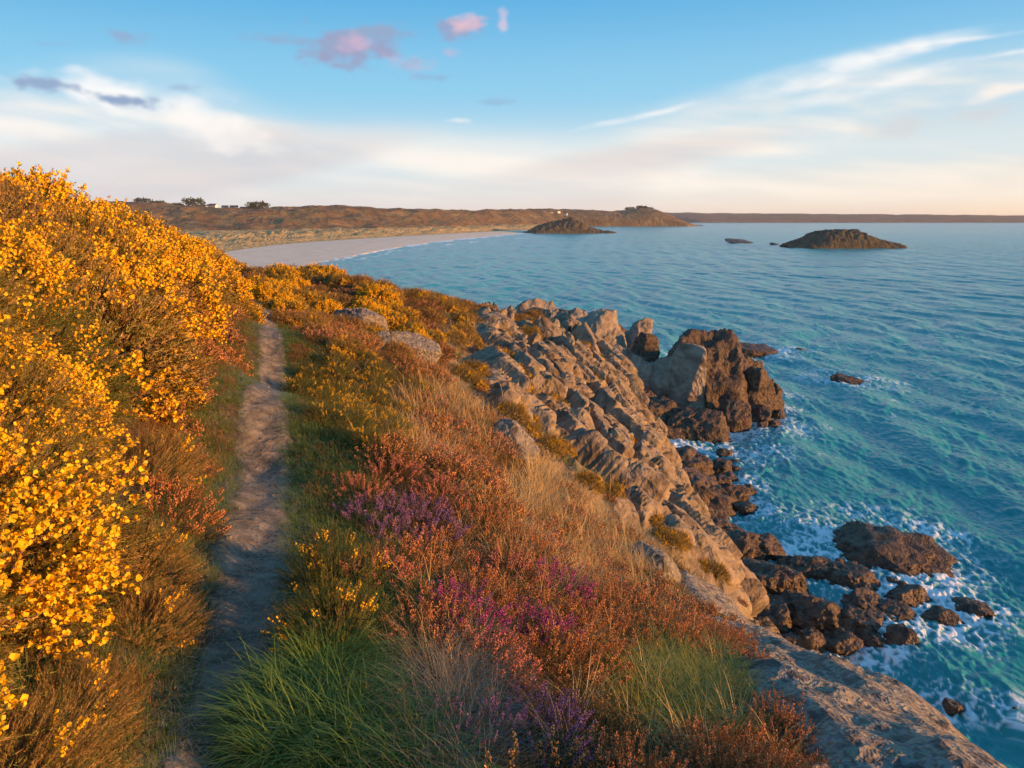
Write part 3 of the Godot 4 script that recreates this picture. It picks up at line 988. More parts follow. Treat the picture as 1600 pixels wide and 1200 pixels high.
func plant(proto: String, called: String, where: Vector3, size: Vector3, turn: float, tilt: Vector3, label: String, category: String, group: String) -> Node3D:
	var o := thing(called, where, label, category, group)
	o.basis = (Basis(Quaternion(Vector3.UP, tilt)) * Basis(Vector3.UP, turn)).scaled_local(size)
	for q in protos[proto]:
		if (q[0] as ArrayMesh).get_surface_count() > 0:
			var c := part(q[1], q[0], q[2], o)
			if q[1] == "flowers": c.set_meta("kind", "stuff")
	return o

func bank_place(edge: float, z: float) -> String:
	var h := "low on" if edge < 1.2 else ("halfway up" if edge < 2.1 else "high on")
	var w := "the tall grass" if z > -2.4 else ("the magenta heather" if z > -4.5 else ("the green gorse" if z > -9.0 else ("the pale boulders" if z > -18.0 else "the path's bend")))
	return "%s the bank across from %s" % [h, w]

func seaward_place(p: Vector3) -> String:
	var d := (p.x - path_x(p.z)) / (crest_x(p.z) - path_x(p.z))
	var h := "beside the path" if d < 0.25 else ("midway to the cliff" if d < 0.7 else "near the cliff edge")
	var w := "by the tall grass" if p.z > -2.6 else ("by the magenta heather" if p.z > -4.5 else ("by the straw grass" if p.z > -9.0 else ("below the pale boulders" if p.z > -18.0 else "above the granite spur")))
	return "%s %s" % [h, w]

func inside(px: float, py: float, e: Array) -> bool:
	return pow((px - e[0]) / e[2], 2.0) + pow((py - e[1]) / e[3], 2.0) < 1.0

func make_protos() -> void:
	var green := Color(0.12, 0.13, 0.026)
	var olive := Color(0.25, 0.18, 0.036)
	for k in 3:
		make_gorse("gorse_near_%d" % k, 11 + k, 1150, 40, 1.0, [0.58, 0.51, 0.42][k], green.lerp(olive, 0.5), 0.25)
		make_gorse("gorse_mid_%d" % k, 21 + k, 760, 18, 1.7, [0.61, 0.54, 0.46][k], green.lerp(olive, 0.7), 0.3)
	make_gorse("gorse_dry_near", 34, 1000, 40, 1.0, 0.30, Color(0.20, 0.15, 0.045), 0.5)
	make_gorse("gorse_plain_near", 31, 1100, 40, 1.0, 0.30, green, 0.12)
	make_gorse("gorse_plain_mid", 32, 760, 18, 1.7, 0.38, olive, 0.45)
	make_gorse("gorse_brown_mid", 33, 760, 18, 1.7, 0.30, Color(0.22, 0.13, 0.045), 0.6)
	make_heather("heather_magenta", 41, 240, 1.0, Color(0.16, 0.12, 0.04), Color(0.37, 0.065, 0.23), 0.38, 0.9)
	make_heather("heather_pink", 42, 240, 1.0, Color(0.22, 0.14, 0.05), Color(0.50, 0.19, 0.13), 0.30, 0.85)
	make_heather("heather_purple", 43, 240, 1.0, Color(0.14, 0.115, 0.055), Color(0.26, 0.13, 0.27), 0.36, 0.85)
	make_heather("heather_brown", 44, 240, 1.0, Color(0.25, 0.145, 0.045), Color(0.46, 0.20, 0.08), 0.3, 0.85)
	make_heather("heather_green", 45, 240, 1.0, Color(0.13, 0.135, 0.038), Color(0.42, 0.24, 0.09), 0.14, 0.8)
	make_heather("heather_brown_mid", 46, 200, 1.9, Color(0.27, 0.165, 0.048), Color(0.46, 0.22, 0.08), 0.25, 0.85)
	make_heather("heather_russet_mid", 47, 200, 1.9, Color(0.27, 0.155, 0.055), Color(0.44, 0.21, 0.11), 0.3, 0.8)

var tall_grass := []
var green_grass := []
var straw := []
var lime_grass := []
var grey_grass := []
var cover := []
var cover_col := PackedColorArray()
var litter := []

func spot(x: float, z: float, size: float, tall := 1.0, up := 0.5) -> Transform3D:
	var n := Vector3.UP.lerp(slope_normal(x, z), up).normalized()
	var b := Basis(Quaternion(Vector3.UP, n)) * Basis(Vector3.UP, rng.randf() * TAU)
	return Transform3D(b.scaled_local(Vector3(size, size * tall, size)), Vector3(x, ground(x, z), z))

func plant_heath() -> void:
	rng.seed = 77
	# --- the gorse bank left of the path
	var z := 1.2
	while z > -42.0:
		var depth := maxf(1.0, -z)
		var gap := clampf(0.50 + depth * 0.018, 0.50, 1.0)
		var d := 0.46 if z > -4.5 else 0.62
		while d < 3.0 + depth * 0.04:
			var x := path_x(z) - d + rng.randf_range(-0.15, 0.15)
			var zz := z + rng.randf_range(-0.2, 0.2)
			var p := Vector3(x, ground(x, zz), zz)
			var pc := pixel(p + Vector3(0, 0.3, 0))
			var far_cam := Vector2(x, zz).length()
			d += gap * rng.randf_range(0.9, 1.2)
			if far_cam < 1.3 or pc.x < -800.0 or pc.y > 1500.0: continue
			var near := pc.z < 6.0
			var n := slope_normal(x, zz)
			var size := clampf(gap * 1.6, 0.8, 1.45) * rng.randf_range(0.85, 1.15)
			var rise := size * rng.randf_range(0.85, 1.15)
			var edge := -(x - path_x(zz))
			# low mixed growth at the foot of the bank
			if edge < 0.9:
				size *= 0.5 if edge < 0.62 else 0.66
				rise *= 0.62
			var patch := noise_a.get_noise_2d(x * 9.0 + 31.0, zz * 6.0)
			var k := rng.randi() % 3
			var s := Vector3(size, rise, size)
			if edge < 0.72 and near and rng.randf() < 0.75:
				plant("gorse_dry_near", "gorse_bush", p, s, rng.randf() * TAU, n, "dry brownish gorse bush " + bank_place(edge, zz), "gorse bush", "gorse bushes on the bank")
			elif edge < 0.78 and patch < 0.3:
				var pick := rng.randf()
				var hp := "heather_green" if pick < 0.5 else "heather_brown"
				if not near: hp = "heather_brown_mid" if pick < 0.6 else "heather_russet_mid"
				plant(hp, "heather", p, Vector3.ONE * rng.randf_range(0.7, 1.0), rng.randf() * TAU, n, {"heather_green": "green heather clump ", "heather_brown": "brown heather clump ", "heather_pink": "heather clump with reddish bells ", "heather_brown_mid": "brown heather clump ", "heather_russet_mid": "russet heather clump "}[hp] + bank_place(edge, zz), "heather", "heather at the foot of the gorse bank")
			elif patch < -0.1 and pc.z > 2.6 or (edge > 2.4 and pc.z > 7.0 and rng.randf() < 0.5):
				if edge > 2.2 or pc.z > 9.0:
					plant("gorse_brown_mid" if rng.randf() < 0.6 else "gorse_plain_mid", "gorse_bush", p, s, rng.randf() * TAU, n, "brown gorse bush with few flowers " + bank_place(edge, zz), "gorse bush", "gorse bushes on the bank")
				else:
					plant("gorse_plain_near" if near else "gorse_plain_mid", "gorse_bush", p, s, rng.randf() * TAU, n, "olive gorse bush with scattered flowers " + bank_place(edge, zz), "gorse bush", "gorse bushes on the bank")
			else:
				plant(("gorse_near_%d" if near else "gorse_mid_%d") % k, "gorse_bush", p, s, rng.randf() * TAU, n, ["gorse bush smothered in yellow flowers ", "gorse bush with broad yellow patches ", "gorse bush half in yellow flower "][k] + bank_place(edge, zz), "gorse bush", "gorse bushes on the bank")
		z -= gap
	# tall bushes on the cliff edge just outside the picture: their broken shade lies over the near grass
	for q in [[2.5, -0.9, 1.5], [2.35, -1.65, 1.35], [2.9, -1.9, 1.5], [2.7, -0.2, 1.4]]:
		plant("gorse_plain_near", "gorse_bush", Vector3(q[0], ground(q[0], q[1]) + 0.05, q[1]), Vector3(1.0, 2.3, 1.0) * (q[2] / 1.4), rng.randf() * TAU, Vector3.UP, "tall green gorse bush on the cliff edge behind the granite slab", "gorse bush", "tall gorse on the cliff edge")
	# --- right of the path
	z = 0.9
	while z > -45.0:
		var depth := maxf(1.5, -z)
		var gap := clampf(0.27 + depth * 0.026, 0.30, 1.1)
		var x := path_x(z) + 0.42
		while x < crest_x(z) + 0.2:
			var xx := x + rng.randf_range(-0.3, 0.3) * gap
			var zz := z + rng.randf_range(-0.4, 0.4) * gap
			x += gap * rng.randf_range(0.9, 1.15)
			var p := Vector3(xx, ground(xx, zz), zz)
			var pc := pixel(p + Vector3(0, 0.2, 0))
			if Vector2(xx, zz).length() < 0.75 or pc.x < 0.0 or pc.x > 1750.0 or pc.y > 1420.0: continue
			place_right(p, pc, gap)
		z -= gap

const SLAB := [[1020.0, 868.0], [1080.0, 925.0], [1180.0, 1000.0], [1230.0, 1080.0], [1260.0, 1140.0], [1330.0, 1215.0], [1400.0, 1400.0]]

func on_slab(p: Vector3, tall: float) -> bool:
	var a := pixel(p + Vector3(0, tall, 0))
	return a.z < 13.0 and a.x > 1015.0 and a.y < table(SLAB, a.x) + 12.0 * noise_a.get_noise_2d(p.x * 60.0, p.z * 60.0)

func place_right(p: Vector3, pc: Vector3, gap: float) -> void:
	var px := pc.x
	var py := pc.y
	var d := p.x - path_x(p.z)
	var n := slope_normal(p.x, p.z)
	var tilt := Vector3.UP.lerp(n, 0.6).normalized()
	var turn := rng.randf() * TAU
	var j := rng.randf_range(0.85, 1.15)
	# bare rock: the boulder spur, the slab
	if pc.z > 13.0 and px > 690.0 and py > 500.0 and (px - 690.0) * 0.9 > (py - 620.0) * -0.2 - 30.0 and n.y < 0.93:
		if rng.randf() < 0.45: plant("gorse_plain_mid" if rng.randf() < 0.5 else "heather_brown_mid", "cliff_shrub", p + n * 0.3, Vector3.ONE * gap * 0.75 * j, turn, tilt, "small wind clipped shrub in the granite joints " + seaward_place(p), "shrub", "shrubs among the granite boulders")
		return
	if on_slab(p, 0.22): return
	if inside(px, py, [820, 740, 60, 60]) and pc.z > 7.0: return
	if d < 0.55 and rng.randf() < 0.6: return
	if d < 0.7 and pc.z > 4.4 and pc.z < 15.0 and rng.randf() < 0.6: return
	if inside(px, py, [565, 1110, 150, 150]): return
	if inside(px, py, [700, 1120, 30, 90]) : return
	var wide := clampf(gap * 2.0, 0.66, 2.0) * j
	var hs := Vector3(wide, clampf(wide, 0.7, 1.15), wide)
	if pc.z < 6.5:
		var kind := "heather_brown"
		if inside(px, py, [760, 940, 120, 80]) or inside(px, py, [840, 930, 60, 70]) or inside(px, py, [650, 1020, 60, 26]): kind = "heather_magenta" if rng.randf() < 0.5 else ("heather_pink" if rng.randf() < 0.6 else "heather_brown")
		elif inside(px, py, [700, 870, 120, 70]) or inside(px, py, [620, 710, 140, 60]): kind = "heather_pink" if rng.randf() < 0.65 else "heather_brown"
		elif inside(px, py, [540, 750, 60, 70]) or inside(px, py, [620, 800, 90, 40]) or inside(px, py, [800, 1090, 75, 60]): kind = "heather_purple"
		elif inside(px, py, [500, 930, 85, 95]) or inside(px, py, [560, 615, 100, 55]):
			plant("gorse_plain_near", "gorse_bush", p, Vector3(0.45, 0.5, 0.45) * j, turn, tilt, "dark green gorse bush nearly without flowers " + seaward_place(p), "gorse bush", "green gorse bushes right of the path")
			return
		elif px < 960.0 and py > 1000.0 and rng.randf() < 0.7: kind = "heather_green"
		elif inside(px, py, [1060, 1050, 90, 60]) and rng.randf() < 0.7: return
		elif inside(px, py, [900, 830, 150, 110]) and rng.randf() < 0.3: return
		var label: String = {"heather_magenta": "heather clump with bright magenta bells ", "heather_pink": "heather clump with coral pink bells ", "heather_purple": "heather clump with dull violet bells ", "heather_brown": "rusty brown heather clump ", "heather_green": "dark green heather clump "}[kind] + seaward_place(p)
		plant(kind, "heather", p, hs, turn, tilt, label, "heather", "heather clumps right of the path")
		return
	# farther off
	var bloom := rng.randf() < 0.8 and (inside(px, py, [435, 458, 40, 34]) or inside(px, py, [480, 428, 40, 12]) or inside(px, py, [600, 500, 45, 26]) or inside(px, py, [650, 530, 26, 24]) or inside(px, py, [565, 460, 30, 10]) or inside(px, py, [505, 480, 24, 12]))
	var s := Vector3(1, rng.randf_range(0.8, 1.1), 1) * clampf(gap * 1.1, 0.5, 1.2) * j
	if bloom:
		plant("gorse_mid_%d" % (1 + rng.randi() % 2), "gorse_bush", p, s, turn, tilt, "gorse bush in yellow flower " + seaward_place(p), "gorse bush", "flowering gorse right of the path")
	elif inside(px, py, [560, 610, 110, 60]):
		plant("gorse_plain_near", "gorse_bush", p, s * 0.8, turn, tilt, "green gorse bush with a few yellow tips " + seaward_place(p), "gorse bush", "green gorse bushes right of the path")
	elif py < 560.0 and rng.randf() < 0.33:
		plant("gorse_brown_mid" if rng.randf() < 0.5 else "gorse_plain_mid", "gorse_bush", p, s * 0.85, turn, tilt, "brownish low gorse bush " + seaward_place(p), "gorse bush", "brown gorse on the seaward heath")
	elif rng.randf() < 0.75:
		plant("heather_brown_mid" if rng.randf() < 0.55 else "heather_russet_mid", "heather", p, hs * 0.9, turn, tilt, "brown heather clump on the heath " + seaward_place(p), "heather", "brown heather on the seaward heath")

func scatter() -> void:
	rng.seed = 5150
	var tries := 0
	# grass along both sides of the path
	for k in 15000:
		var z := 1.5 - 34.0 * pow(rng.randf(), 1.9)
		var left := rng.randf() < 0.42
		var spread := pow(rng.randf(), 1.4)
		var d := -(0.17 + spread * 0.50) if left else 0.15 + spread * (0.75 if z < -3.0 and z > -16.0 else 0.5)
		var x := path_x(z) + d
		if Vector2(x, z).length() < 0.7: continue
		var tr := spot(x, z, rng.randf_range(0.35, 0.8) * (0.6 + spread * 0.5))
		if left and rng.randf() < 0.4: grey_grass.append(tr)
		else: green_grass.append(tr)
	# tall green clump
	for k in 900:
		var a := rng.randf() * TAU
		var r := sqrt(rng.randf())
		var px := 560.0 + cos(a) * r * 135.0
		var py := 1110.0 + sin(a) * r * 150.0
		var p := hit(px, py + 60.0)
		if Vector2(p.x, p.z).length() < 0.8: continue
		if noise_a.get_noise_2d(p.x * 60.0, p.z * 60.0) < -0.12: continue
		tall_grass.append(spot(p.x, p.z, rng.randf_range(0.45, 1.0) * (1.0 + 0.9 * noise_b.get_noise_2d(p.x * 50.0, p.z * 50.0)), rng.randf_range(0.7, 1.2), 1.0))
	for k in 260:
		var p := hit(700.0 + rng.randfn() * 40.0, 1130.0 + rng.randfn() * 70.0)
		grey_grass.append(spot(p.x, p.z, rng.randf_range(0.8, 1.3)))
	for k in 420:
		var p := hit(1065.0 + rng.randfn() * 45.0, 1075.0 + rng.randfn() * 34.0)
		lime_grass.append(spot(p.x, p.z, rng.randf_range(0.7, 1.1)))
	# straw on the seaward slope
	for k in 12000:
		var z := -2.5 - 24.0 * rng.randf()
		var x := lerpf(path_x(z) + 0.8, crest_x(z) + 0.2, rng.randf())
		var pc := pixel(Vector3(x, ground(x, z), z))
		var dens := 0.07
		if inside(pc.x, pc.y, [910, 830, 150, 120]): dens = 0.6
		elif inside(pc.x, pc.y, [740, 660, 130, 70]): dens = 0.45
		elif pc.x > 900.0 and pc.y > 850.0: dens = 0.10
		elif pc.z > 13.0 and slope_normal(x, z).y < 0.85: dens = 0.25
		if on_slab(Vector3(x, ground(x, z), z), 0.2): continue
		if rng.randf() < dens: straw.append(spot(x, z, rng.randf_range(0.6, 1.1) * (1.0 if pc.z < 9.0 else 1.4)))
	for k in 700:
		var p := hit(rng.randf_range(690.0, 1010.0), rng.randf_range(500.0, 820.0))
		if pixel(p).z < 14.0 or pixel(p).z > 46.0: continue
		var n := noise_a.get_noise_2d(p.x * 30.0, p.z * 30.0)
		if n < 0.05: continue
		var tr := spot(p.x, p.z, rng.randf_range(1.2, 2.4))
		tr.origin += slope_normal(p.x, p.z) * 0.28
		(straw if rng.randf() < 0.5 else green_grass).append(tr)
	# low cover of dead heath over the soil
	for k in 20000:
		var z := 1.5 - 45.0 * pow(rng.randf(), 1.5)
		var x := rng.randf_range(path_x(z) - 4.5 - maxf(0.0, -z) * 0.06, crest_x(z) + 0.1)
		if absf(x - path_x(z)) < 0.36 or Vector2(x, z).length() < 0.5: continue
		var pc := pixel(Vector3(x, ground(x, z), z))
		if pc.x < -1600.0 or pc.x > 1900.0 or pc.y > 1600.0: continue
		if on_slab(Vector3(x, ground(x, z), z), 0.06): continue
		if pc.z > 13.0 and pc.x > 690.0 and slope_normal(x, z).y < 0.93 and rng.randf() < 0.8: continue
		cover.append(spot(x, z, rng.randf_range(0.5, 1.0) * clampf(0.7 + pc.z * 0.05, 0.7, 1.8)))
		var c := [Color(0.9, 0.62, 0.42), Color(1.0, 0.85, 0.5), Color(0.6, 0.68, 0.38), Color(1.1, 0.6, 0.4)][rng.randi() % 4] as Color
		cover_col.append(vary(c, 0.25))
	# dry bits trodden into the path
	for k in 7000:
		var z := 1.0 - 16.0 * pow(rng.randf(), 1.5)
		var x := path_x(z) + rng.randfn() * 0.15
		var b := Basis(Vector3.UP, rng.randfn() * 0.5 + (PI / 2.0 if rng.randf() < 0.7 else 0.0)) * Basis(Vector3.RIGHT, rng.randf_range(-0.15, 0.15))
		litter.append(Transform3D(b.scaled_local(Vector3.ONE * rng.randf_range(0.5, 1.3)), Vector3(x, ground(x, z) + 0.042, z)))
	many("tall_grass", make_tuft(61, 40, 0.40, 1.7, 0.0030, Color(0.06, 0.135, 0.020), Color(0.14, 0.20, 0.040)), mats.grass, tall_grass, "tall lush green grass hanging over the near edge of the path", "grass")
	many("verge_grass", make_tuft(62, 30, 0.24, 1.0, 0.0028, Color(0.075, 0.14, 0.024), Color(0.16, 0.19, 0.045)), mats.grass, green_grass, "short green grass along both edges of the path", "grass")
	many("dry_grass", make_tuft(63, 30, 0.36, 0.9, 0.0020, Color(0.42, 0.28, 0.10), Color(0.56, 0.40, 0.17)), mats.grass, straw, "straw coloured dry grass on the seaward slope", "grass")
	many("bleached_grass", make_tuft(64, 26, 0.26, 1.2, 0.0015, Color(0.15, 0.13, 0.085), Color(0.24, 0.20, 0.14)), mats.grass, grey_grass, "bleached grey grass beside the green grass", "grass")
	many("lime_grass", make_tuft(65, 30, 0.30, 0.9, 0.0026, Color(0.16, 0.19, 0.03), Color(0.24, 0.22, 0.045)), mats.grass, lime_grass, "yellow green grass tuft among rusty heather", "grass")
	rng.seed = 66
	var cs := Shape.new()
	for k in 26:
		var foot := Vector3(rng.randf_range(-0.14, 0.14), -0.01, rng.randf_range(-0.14, 0.14))
		spray(cs, foot, (Vector3.UP + rv(0.7)).normalized(), rng.randf_range(0.05, 0.15), 12, 0.022, 0.0022, Color(0.21, 0.15, 0.07), 1.0)
	many("low_heath", cs.mesh(), mats.foliage, cover, "low tangle of dry heath covering the soil", "ground cover", cover_col)
	var ls := Shape.new()
	for k in 5:
		var a := Vector3(rng.randf_range(-0.04, 0.04), rng.randf_range(0, 0.006), rng.randf_range(-0.04, 0.04))
		var d := Vector3(rng.randfn(), rng.randf_range(-0.05, 0.1), rng.randfn() * 0.4).normalized() * rng.randf_range(0.03, 0.08)
		var w := d.cross(Vector3.UP).normalized() * 0.0013
		ls.quad(a - w, a + w, a + d + w * 0.3, a + d - w * 0.3, vary(Color(0.28, 0.23, 0.17), 0.35))
	many("path_litter", ls.mesh(), mats.grass, litter, "dry stalks trodden flat on the path", "litter")

# ------------------------------------------------------------------ the far coast

func far_mat(called: String, ramp: Array, scale: float, freq: float, bump := 40.0) -> StandardMaterial3D:
	return rocky(called, ramp, scale, freq, bump, 0.95)

# rows of points from the near edge to the far edge, each [px, Vector3]; a sheet through them with its own relief
func sheet(rows: Array, nu: int, nv: int, relief: float, freq: float) -> ArrayMesh:
	var s := Shape.new()
	var nr := rows.size()
	for j in nv + 1:
		var f := float(j) / nv * (nr - 1)
		var r := mini(int(f), nr - 2)
		var fr := f - r
		for i in nu + 1:
			var pts := []
			for q in [r - 1, r, r + 1, r + 2]:
				var row: Array = rows[clampi(q, 0, nr - 1)]
				var u := float(i) / nu * (row.size() - 1)
				var k := mini(int(u), row.size() - 2)
				pts.append((row[k] as Vector3).cubic_interpolate(row[k + 1], row[maxi(k - 1, 0)], row[mini(k + 2, row.size() - 1)], u - k))
			var p: Vector3 = (pts[1] as Vector3).lerp(pts[2], fr)
			p.y = cubic_interpolate(pts[1].y, pts[2].y, pts[0].y, pts[3].y, fr)
			var e := sin(PI * clampf(float(j) / nv, 0.0, 1.0))
			p.y += relief * e * (ridge_noise.get_noise_2d(p.x * freq, p.z * freq) * 0.7 + noise_b.get_noise_2d(p.x * freq * 3.0, p.z * freq * 3.0) * 0.5)
			s.v.push_back(p)
	for j in nv:
		for i in nu:
			var k := j * (nu + 1) + i
			for q in [k, k + nu + 2, k + 1, k, k + nu + 1, k + nu + 2]: s.i.push_back(q)
	s.smooth()
	for k in s.n.size():
		if s.n[k].y < 0.0: s.n[k] = -s.n[k]
	return s.mesh()

# an island or headland: outline of its top against what lies behind, foot at the water, a rounded body behind
func mound(outline: Array, t: float, thick: float, rough: float, freq: float, nu := 120, nv := 40) -> Array:
	var s := Shape.new()
	var first := at(outline[0][0], 345, t)
	var last := at(outline[-1][0], 345, t)
	var base := Vector3((first.x + last.x) / 2.0, 0, first.z)
	for j in nv + 1:
		var v := float(j) / nv * 2.0 - 1.0
		for i in nu + 1:
			var u := float(i) / nu
			var px: float = lerpf(outline[0][0], outline[-1][0], u)
			var top := at(px, table(outline, px), t)
			var endy := minf(1.0, minf(u, 1.0 - u) * 8.0)
			var p := Vector3(top.x, 0, top.z - v * thick * (0.35 + 0.65 * endy))
			var body := pow(maxf(0.0, 1.0 - pow(absf(v), 2.6)), 0.6)
			p.y = maxf(top.y, 0.0) * body
			var k := rough * body
			p.y += k * (ridge_noise.get_noise_2d(p.x * freq, p.z * freq) * 0.6 + noise_b.get_noise_2d(p.x * freq * 4.0, p.z * freq * 4.0) * 0.5)
			p.z += k * 0.8 * noise_a.get_noise_2d(p.x * freq * 3.0, p.y * freq * 6.0)
			p.y -= 1.5 * (1.0 - body)
			s.v.push_back(p - base)
	for j in nv:
		for i in nu:
			var k := j * (nu + 1) + i
			for q in [k, k + nu + 2, k + 1, k, k + nu + 1, k + nu + 2]: s.i.push_back(q)
	s.smooth()
	for k in s.n.size():
		if s.n[k].y < -0.2: s.n[k] = -s.n[k]
	return [s.mesh(), base]

func make_coast() -> void:
	far_mat("bracken", [[0.0, Color(0.07, 0.05, 0.028)], [0.38, Color(0.14, 0.085, 0.04)], [0.52, Color(0.21, 0.12, 0.055)], [0.60, Color(0.10, 0.075, 0.035)], [0.68, Color(0.17, 0.16, 0.055)], [0.76, Color(0.23, 0.14, 0.07)], [1.0, Color(0.36, 0.27, 0.18)]], 0.004, 0.010, 260.0)
	far_mat("marram", [[0.0, Color(0.17, 0.12, 0.05)], [0.42, Color(0.36, 0.26, 0.11)], [0.6, Color(0.47, 0.35, 0.16)], [1.0, Color(0.55, 0.43, 0.25)]], 0.012, 0.014, 160.0)
	far_mat("islet", [[0.0, Color(0.035, 0.028, 0.02)], [0.42, Color(0.07, 0.055, 0.035)], [0.58, Color(0.10, 0.085, 0.045)], [0.75, Color(0.13, 0.095, 0.06)], [1.0, Color(0.19, 0.145, 0.10)]], 0.02, 0.014, 90.0)
	far_mat("distant", [[0.0, Color(0.09, 0.075, 0.06)], [0.5, Color(0.14, 0.115, 0.085)], [1.0, Color(0.20, 0.17, 0.13)]], 0.0012, 0.02, 200.0)
	var xs := [330.0, 400.0, 460.0, 530.0, 600.0, 680.0, 760.0, 830.0, 880.0]
	var foot := [[300.0, 402.0], [380.0, 389.0], [450.0, 381.0], [560.0, 373.0], [700.0, 365.5], [790.0, 360.5], [880.0, 357.5]]
	var wet := []
	var edge := []
	var sand_top := []
	var dune_a := []
	var dune_b := []
	var hill_foot := []
	var hill_mid := []
	var hill_up := []
	var hill_top := []
	var hill_back := []
	var foot_hill := [[200.0, 361.0], [300.0, 360.0], [400.0, 359.5], [500.0, 358.0], [600.0, 356.5], [700.0, 354.5], [800.0, 351.5], [880.0, 350.0]]
	var skyline := [[150.0, 317.0], [215.0, 318.0], [300.0, 324.0], [400.0, 328.0], [470.0, 325.0], [530.0, 323.0], [590.0, 325.0], [650.0, 329.0], [720.0, 329.5], [800.0, 329.0], [900.0, 328.0]]
	for x in xs:
		var e := beach_edge(x)
		wet.append(on_level(x, e + 3.0, -1.2))
		edge.append(on_level(x, e, 0.15))
		sand_top.append(on_level(x, table(foot, x), 3.0))
	for x in [-500.0, -230.0, -60.0, 60.0, 130.0, 200.0, 270.0, 330.0, 400.0, 460.0, 530.0, 600.0, 680.0, 760.0, 830.0, 880.0]:
		var f := on_level(x, table(foot, maxf(x, 300.0)) + maxf(0.0, 300.0 - x) * 0.1, 2.4)
		var h := on_level(x, table(foot_hill, x), 9.0)
		var th := pixel(h).z
		dune_a.append(f)
		dune_b.append(f.lerp(h, 0.35) + Vector3(0, 4.2, 0))
		hill_foot.append(h)
		hill_mid.append(at(x, lerpf(table(foot_hill, x), table(skyline, x), 0.45), th + 110.0))
		hill_up.append(at(x, lerpf(table(foot_hill, x), table(skyline, x), 0.82), th + 210.0))
		hill_top.append(at(x, table(skyline, x), th + 330.0))
		hill_back.append(at(x, table(skyline, x), th + 520.0) - Vector3(0, 22, 0))
	var b := part("beach", sheet([wet, edge, sand_top], 120, 16, 0.0, 0.02), mats.sand, self)
	tag(b, "long curved beach of pale sand round the bay", "beach", "", "structure")
	var d := part("dunes", sheet([dune_a, dune_b, hill_foot], 260, 40, 5.0, 0.6), mats.marram, self)
	tag(d, "golden grassy dunes behind the beach", "dunes", "", "structure")
	var under := []
	for q in hill_foot: under.append(q - Vector3(0, 3.0, 0) + aim(800, 345) * -20.0)
	var h := part("hills", sheet([under, hill_foot, hill_mid, hill_up, hill_top, hill_back], 240, 70, 9.0, 0.22), mats.bracken, self)
	tag(h, "brown bracken hills rising behind the dunes", "hills", "", "structure")
	var islets := [
		["islet", [[1224, 383], [1244, 379], [1264, 372], [1277, 363], [1300, 360], [1334, 360], [1342, 365], [1356, 371], [1374, 377], [1394, 381], [1408, 383.5]], 722.0, 40.0, 2.4, 2.4, "islet", "rocky islet with a flat grassy top out in the bay", "islet"],
		["rock_headland", [[818, 366], [840, 354], [862, 348], [880, 345], [892, 341], [906, 347], [918, 355], [935, 361], [962, 364]], 1390.0, 60.0, 5.0, 1.4, "islet", "rocky knoll at the far end of the beach", "headland"],
		["wooded_headland", [[760, 328], [800, 328.5], [850, 327], [900, 328], [960, 331], [985, 328], [1000, 326], [1016, 327], [1034, 334], [1052, 343], [1075, 351], [1092, 353]], 2650.0, 260.0, 5.0, 0.22, "bracken", "dark heath covered headland beyond the beach ending in a low point", "headland"],
		["distant_headland", [[900, 334], [1040, 333], [1120, 334], [1250, 335], [1400, 336], [1560, 337.5], [1750, 338], [1950, 340], [2050, 346]], 5000.0, 900.0, 8.0, 0.06, "distant", "long hazy coastline low on the horizon", "headland"],
	]
	for q in islets:
		var r := mound(q[1], q[2], q[3], q[4], q[5], 160, 44)
		var o := part(q[0], r[0], mats[q[6]], self)
		o.position = r[1]
		tag(o, q[7], q[8])
	# cottages and trees on the skyline
	rng.seed = 909
	for q in [[333, 323, 13, "white"], [352, 324, 10, "white"], [366, 325, 12, "white"], [380, 325.5, 9, "grey"], [481, 331, 8, "white"]]:
		house(at(q[0], q[1] + 2.5, 1480.0 if q[0] < 450 else 1440.0), q[2] * 1480.0 / F, "small white house on the hill skyline between dark trees", q[3] == "white")
	for q in [[850, 331], [862, 333], [873, 331.5], [884, 335], [843, 334], [858, 337], [832, 333]]:
		house(at(q[0], q[1], 2330.0), 9.0, "tiny white house of the village on the wooded headland", true)
	var fr := RandomNumberGenerator.new()
	fr.seed = 31
	for q in [[303, 326, 36, 17], [403, 327, 34, 13], [225, 320, 26, 12], [248, 322, 24, 10], [275, 325, 22, 9], [330, 327, 12, 6], [423, 328, 14, 5]]:
		round_tree(at(q[0], q[1] + 2.0, 1470.0), q[2] * 1470.0 / F, q[3] * 1470.0 / F, "dark round topped tree on the hill skyline above the dunes", "trees on the hill skyline")
	for q in [[985, 329, 16, 6], [1004, 327, 18, 6], [998, 327, 10, 6], [1014, 329, 14, 6]]:
		round_tree(at(q[0], q[1] + 1.0, 2640.0), q[2] * 2640.0 / F, q[3] * 2640.0 / F, "dark tree on the crest of the far headland", "trees on the far headland")

